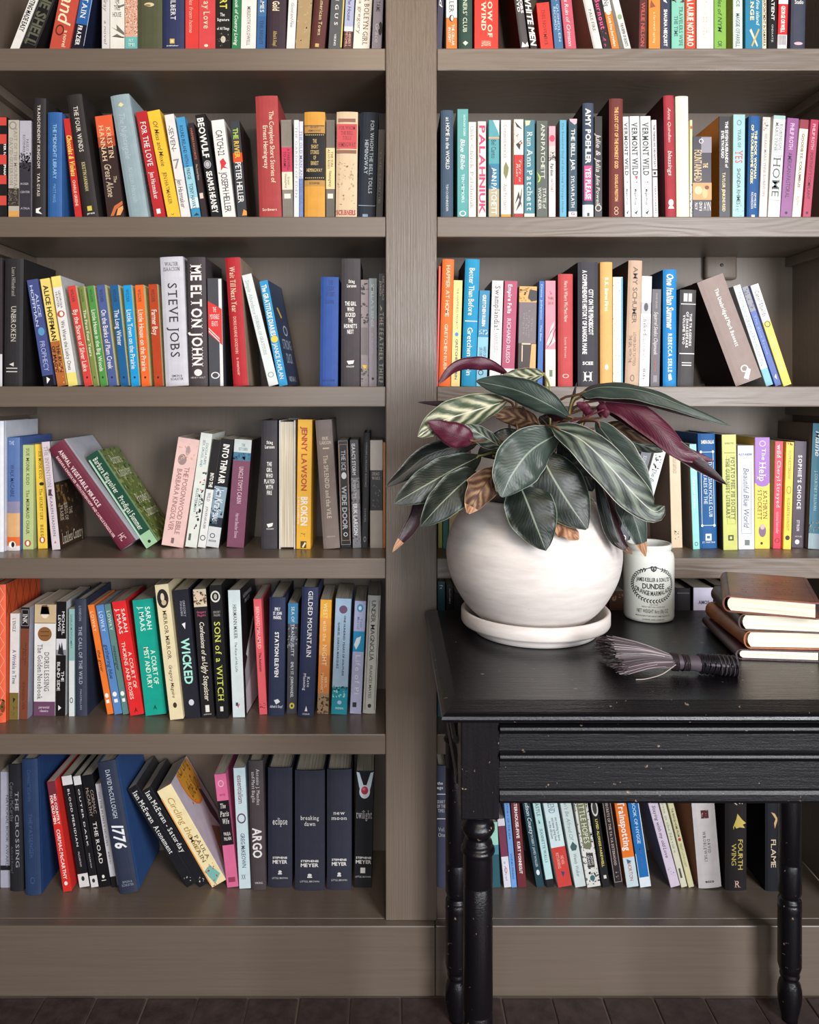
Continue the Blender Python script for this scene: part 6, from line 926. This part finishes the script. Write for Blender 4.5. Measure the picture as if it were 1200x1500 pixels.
# ---------------------------------------------------------------- stoneware jar
jc = Vector((PX(950.5, 1.425), 1.425-DC, TZ+.0003))
glaze, t_, b_ = new_mat('glazed_stoneware'); b_.inputs['Base Color'].default_value = lin('dfe2da'); b_.inputs['Roughness'].default_value = .22
jar = empty('stoneware_jar', jc); tag(jar, 'pale glazed stoneware marmalade jar with black printed wreath beside the potted plant', 'jar')
R = .0425
jp = [(0, 0), (.037, 0), (.041, .002), (.0425, .007), (.0425, .1), (.0422, .108), (.0405, .1135), (.0375, .1165), (.0365, .1185), (.0372, .1205), (.0385, .1225), (.0385, .1275), (.0378, .1295), (.036, .1305), (.0345, .1295), (.0342, .124), (.0345, .115), (.0385, .105), (.0385, .008), (0, .006)]
lathe('jar_body', jp, glaze, jar, n=64, close=False)
a0 = math.atan2(-1.425, 0-jc.x)+.19             # direction the print faces
pr = Print()
JS = 1.386/F                                     # metres per px at the jar's front
def jpl(u, v, l):                                # u, v in px from the centre of the wreath
    ang = a0+u*JS/R; r = R+l+.0001; return (r*math.cos(ang), r*math.sin(ang), .0655-v*JS)
def jt(s, u0, u1, v0, v1, fl='', arc=0):
    p, f = text2d(s, fl)
    pr.add([jpl(u0+(u1-u0)*a, v1+(v0-v1)*b2+arc*((2*a-1)**2), .00012) for a, b2 in p], f, '23262a')
def jell(cu, cv, ru, rv, c='23262a', n=8, rot=0):
    q = []
    for i in range(n):
        e = 2*math.pi*i/n; x, y = ru*math.cos(e), rv*math.sin(e); q.append((cu+x*math.cos(rot)-y*math.sin(rot), cv+x*math.sin(rot)+y*math.cos(rot)))
    pr.add([jpl(a, -b2, 0) for a, b2 in [(x, -y) for x, y in q]], [tuple(range(n))], c)
for i in range(46):
    e = 2*math.pi*i/46+.07
    if abs(e-4.71) < .3: continue
    for s in (-1, 1):
        jell(32*math.cos(e)*(1+.045*s), 24*math.sin(e)*(1+.06*s), 2.3, .9, rot=e+math.pi/2+.7*s)
for s in (-1, 1):
    jell(2.3*s, -25.5, 2.8, 2.4); jell(2.0*s, -22.6, 2.0, 2.6, rot=.6*s)
jell(0, -21.5, 2.2, 2.4); jell(0, -23.8, 2.6, 2.2, 'd6dcd2')
for s in (-1, 1):
    for i in range(4): jell(s*(6+4*i), -25+1.4*i, 2.4, .8, rot=.3*s)
jt('JAMES KEILLER & SON LTD', -25, 25, -10.5, -5, 'b', 0)
jt('DUNDEE', -16, 16, -2, 5.5, 'b')
jt('ORANGE MARMALADE', -27, 27, 9, 15.5, 'b', -7)
jt('ONE POUND', -6, 6, 28, 29.6, ''); jt('GREAT BRITAIN + ESTD 1797', -17, 17, 31.2, 33, '')
jt('NET WEIGHT 16oz (1lb) OZ.', -24, 24, 35.5, 41, ''); jt('MADE IN GREAT BRITAIN BY JAMES KEILLER LTD', -26, 26, 44.5, 46.5, ''); jt('DUNDEE AND LONDON', -16, 16, 49.5, 51.5, '')
mesh('printed_wreath', pr.v, pr.f, pr.m, jar, pr.i)

# ---------------------------------------------------------------- leather journals
def leather(h, name):
    m, t, bs = new_mat(name); bs.inputs['Roughness'].default_value = .38
    co = N(t, 'ShaderNodeTexCoord'); n1 = N(t, 'ShaderNodeTexNoise', _Scale=22.0, _Detail=8.0, _Roughness=.7); t.links.new(co.outputs['Object'], n1.inputs['Vector'])
    cr = N(t, 'ShaderNodeValToRGB'); t.links.new(n1.outputs['Fac'], cr.inputs['Fac']); c = lin(h)
    cr.color_ramp.elements[0].position = .35; cr.color_ramp.elements[0].color = tuple(x*.55 for x in c[:3])+(1,); cr.color_ramp.elements[1].position = .65; cr.color_ramp.elements[1].color = tuple(min(1, x*1.35) for x in c[:3])+(1,)
    t.links.new(cr.outputs['Color'], bs.inputs['Base Color'])
    n2 = N(t, 'ShaderNodeTexVoronoi', _Scale=420.0); t.links.new(co.outputs['Object'], n2.inputs['Vector'])
    bp = N(t, 'ShaderNodeBump', _Strength=.25, _Distance=.0006); t.links.new(n2.outputs['Distance'], bp.inputs['Height']); t.links.new(bp.outputs['Normal'], bs.inputs['Normal'])
    return m
pg, t_, b_ = new_mat('cream_page_edges'); b_.inputs['Base Color'].default_value = lin('efe6d2'); b_.inputs['Roughness'].default_value = .8
co = N(t_, 'ShaderNodeTexCoord'); mp = N(t_, 'ShaderNodeMapping'); mp.inputs['Scale'].default_value = (5, 5, 900); t_.links.new(co.outputs['Object'], mp.inputs['Vector'])
n1 = N(t_, 'ShaderNodeTexNoise', _Scale=1.0, _Detail=2.0); t_.links.new(mp.outputs['Vector'], n1.inputs['Vector']); cr = N(t_, 'ShaderNodeValToRGB'); t_.links.new(n1.outputs['Fac'], cr.inputs['Fac'])
cr.color_ramp.elements[0].position = .3; cr.color_ramp.elements[0].color = lin('d2c5aa'); cr.color_ramp.elements[1].position = .6; cr.color_ramp.elements[1].color = lin('f2ead8'); t_.links.new(cr.outputs['Color'], b_.inputs['Base Color'])
def journal(fl, yaw, w, d, z, t, col, name, label, emb=False):
    """fl: px x of the near left corner and its distance; spine on the left, page edges towards the viewer"""
    root = empty('leather_journal', (PX(fl[0], fl[1]), fl[1]-DC, z), (0, 0, -math.radians(yaw))); tag(root, label, 'journal', 'leather journals stacked on the table')
    lm = leather(col, name); ct = .0021
    # cover: C-shaped wrap (top board, rounded spine, bottom board) swept along the depth with rounded outer corners
    pr_ = [(w, t)]+[(w*.5, t), (.009, t)]
    for i in range(1, 8):
        a = math.pi/2+math.pi*i/8; pr_.append((.009+.0105*math.cos(a), t/2+t/2*math.sin(a)))
    pr_ += [(.009, 0), (w*.5, 0), (w, 0)]; n = len(pr_)
    inn = []
    for x, zz in pr_:
        inn.append((max(x, .009+(x-.009)*.75) if x < .009 else x, min(max(zz, ct), t-ct)))
    V, Fc = [], []; ys = [0, .002, .006, .5*d, d-.006, d-.002, d]; cutw = [.006, .0018, 0, 0, 0, .0018, .006]
    for y, c in zip(ys, cutw):
        V += [(min(x, w-c), y, zz) for x, zz in pr_]+[(min(x, w-c), y, zz) for x, zz in inn]
    for k in range(len(ys)-1):
        a, b2 = k*2*n, (k+1)*2*n
        for i in range(n-1):
            Fc.append((a+i, b2+i, b2+i+1, a+i+1)); Fc.append((a+n+i, a+n+i+1, b2+n+i+1, b2+n+i))
        for i in (0, n-1): Fc.append((a+i, a+n+i, b2+n+i, b2+i))
    m = (len(ys)-1)*2*n
    for i in range(n-1): Fc.append((i, i+1, n+i+1, n+i)); Fc.append((m+i, m+n+i, m+n+i+1, m+i+1))
    c = mesh('leather_cover', V, Fc, [lm], root)
    for p in c.data.polygons: p.use_smooth = abs(p.normal.y) < .3 and p.center.x < .012
    # page block with a rounded back near the spine
    pb = [(w-.006, ct+.0003), (w-.006, t-ct-.0003)]+[(.010, t-ct-.0003), (.0065, t*.7), (.0055, t*.5), (.0065, t*.3), (.010, ct+.0003)]
    k = len(pb); V = [(x, y, zz) for y in (.0028, d-.004) for x, zz in pb]; Fc = [(i, (i+1) % k, k+(i+1) % k, k+i) for i in range(k)]+[tuple(range(k))[::-1], tuple(range(k, 2*k))]
    mesh('pages', V, Fc, [pg], root)
    if emb:
        rng = random.Random(3); p2 = Print()
        def pl(x, y, l): return (x, y, t+.0001+l)
        th_ = .0006
        X0, X1, Y0, Y1 = .008, w-.005, .006, d-.006
        p2.add([pl(x, y, 0) for x, y in ((X0, Y0), (X1, Y0), (X1, Y1), (X0, Y1), (X0+th_, Y0+th_), (X1-th_, Y0+th_), (X1-th_, Y1-th_), (X0+th_, Y1-th_))], [(i, (i+1) % 4, 4+(i+1) % 4, 4+i) for i in range(4)], '3a1f18')
        for i in range(90):
            f_ = i/90; x = .03+.075*((i*7) % 13)/13+rng.uniform(-.004, .004); y = d*.18+d*.62*f_; r = rng.uniform(.0012, .0026); a = rng.uniform(0, 6.28); q = []
            for j in range(5): e = j*1.2566; q.append(pl(x+r*math.cos(e)*math.cos(a)-.4*r*math.sin(e)*math.sin(a), y+r*math.cos(e)*math.sin(a)+.4*r*math.sin(e)*math.cos(a), .00003))
            p2.add(q, [tuple(range(5))], '3a1f18')
        mesh('embossed_pattern', p2.v, p2.f, p2.m, root, p2.i)
journal((1079, 1.198), 6, .121, .178, TZ+.0004, .0158, '3d2228', 'maroon_leather', 'dark maroon leather journal at the bottom of the stack')
journal((1091, 1.197), 3, .142, .168, TZ+.0166, .0262, '9a5a2c', 'tan_leather', 'tan leather journal, second from the bottom of the stack')
journal((1083, 1.197), 9, .142, .172, TZ+.0432, .0250, '4a332b', 'dark_brown_leather', 'dark brown leather journal just under the topmost one')
journal((1060, 1.205), 21, .127, .172, TZ+.0686, .0245, '7a4734', 'embossed_leather', 'reddish brown embossed leather journal on top of the stack', True)

# ---------------------------------------------------------------- whisk brush lying on the table
wb = empty('whisk_brush', (PX(1000, 1.175), 1.175-DC, TZ)); tag(wb, 'small dark whisk brush with black bound handle lying on the table', 'brush')
B0 = wb.location
rng = random.Random(11)
neck = Vector((PX(984, 1.14), 1.14-DC, TZ+.017)); V, Fc = [], []; V2, F2 = [], []
for i in range(1100):
    a = rng.random(); zc = rng.random(); r1, r2 = rng.uniform(-1, 1), rng.uniform(-1, 1)
    if r1*r1+r2*r2 > 1: continue
    st = neck+Vector((rng.uniform(-.002, .002), r1*.012, r2*.0085))
    # fan: the far corner reaches back, the near corner comes forward
    fx = PX(892, 1.17)-.004*r1+rng.uniform(-.005, .006); fyy = 1.165-DC+r1*.066; fz = TZ+.0008+.044*(.5+.5*r2)*(1-.35*abs(r1))
    en = Vector((fx, fyy, fz)); mid = (st+en)/2+Vector((0, 0, .003))
    v, f = tube_geo([p-B0 for p in spline([st, mid, en], 5)], [.00065, .0006, .0006, .0005, .00045, .0003], 3)
    tv, tf = (V, Fc) if i % 3 else (V2, F2); k = len(tv); tv += v; tf += [tuple(q+k for q in g) for g in f]
o = mesh('bristles', V, Fc, [plain('43363a', .45)], wb); o['kind'] = 'stuff'
o = mesh('bristles', V2, F2, [plain('96868a', .45)], wb); o['kind'] = 'stuff'
# waist between the bindings and the woven handle
def along(t): return Vector((PX(984, 1.14), 1.14-DC, TZ+.0165)).lerp(Vector((PX(1081, 1.13), 1.13-DC, TZ+.0135)), t)
v, f = tube_geo([along(t)-B0 for t in (0, .1, .2, .3, .42, .6, .8, .95, 1)], [.012, .0100, .0098, .0100, .0112, .0125, .0125, .0118, .008], 20)
mesh('handle_core', v, f, [plain('4a4048', .5)], wb, smooth=True)
def coil(name, t0, t1, r, turns, th, mat, cross=0):
    pts = []; n = turns*14
    for i in range(n+1):
        t = t0+(t1-t0)*i/n; a = 2*math.pi*turns*i/n*(1 if not cross else cross); c = along(t); pts.append(c+Vector((0, math.cos(a)*r, math.sin(a)*r)))
    v, f = tube_geo([p-B0 for p in pts], th, 5); mesh(name, v, f, [mat], wb, smooth=True)
tw = plain('2a2226', .4); hb = plain('17141a', .35, .5)
coil('twine_binding', .0, .09, .0115, 4, .0012, tw); coil('twine_binding', .16, .26, .0104, 4, .0012, tw); coil('twine_binding', .0, .24, .0110, 2, .0013, tw, -1)
coil('handle_wrap', .42, .98, .0122, 22, .0014, hb); coil('handle_wrap', .42, .97, .0134, 7, .0011, hb, -1); coil('handle_wrap', .68, .99, .0134, 5, .0012, plain('3c3438', .4))
# loose twine end
v, f = tube_geo([p-B0 for p in spline([along(.02)+Vector((0, -.012, 0)), Vector((PX(968, 1.13), 1.125-DC, TZ+.004)), Vector((PX(945, 1.12), 1.115-DC, TZ+.0012)), Vector((PX(929, 1.12), 1.112-DC, TZ+.0012))], 14)], .0007, 5); mesh('twine_end', v, f, [plain('a89a94', .5)], wb)
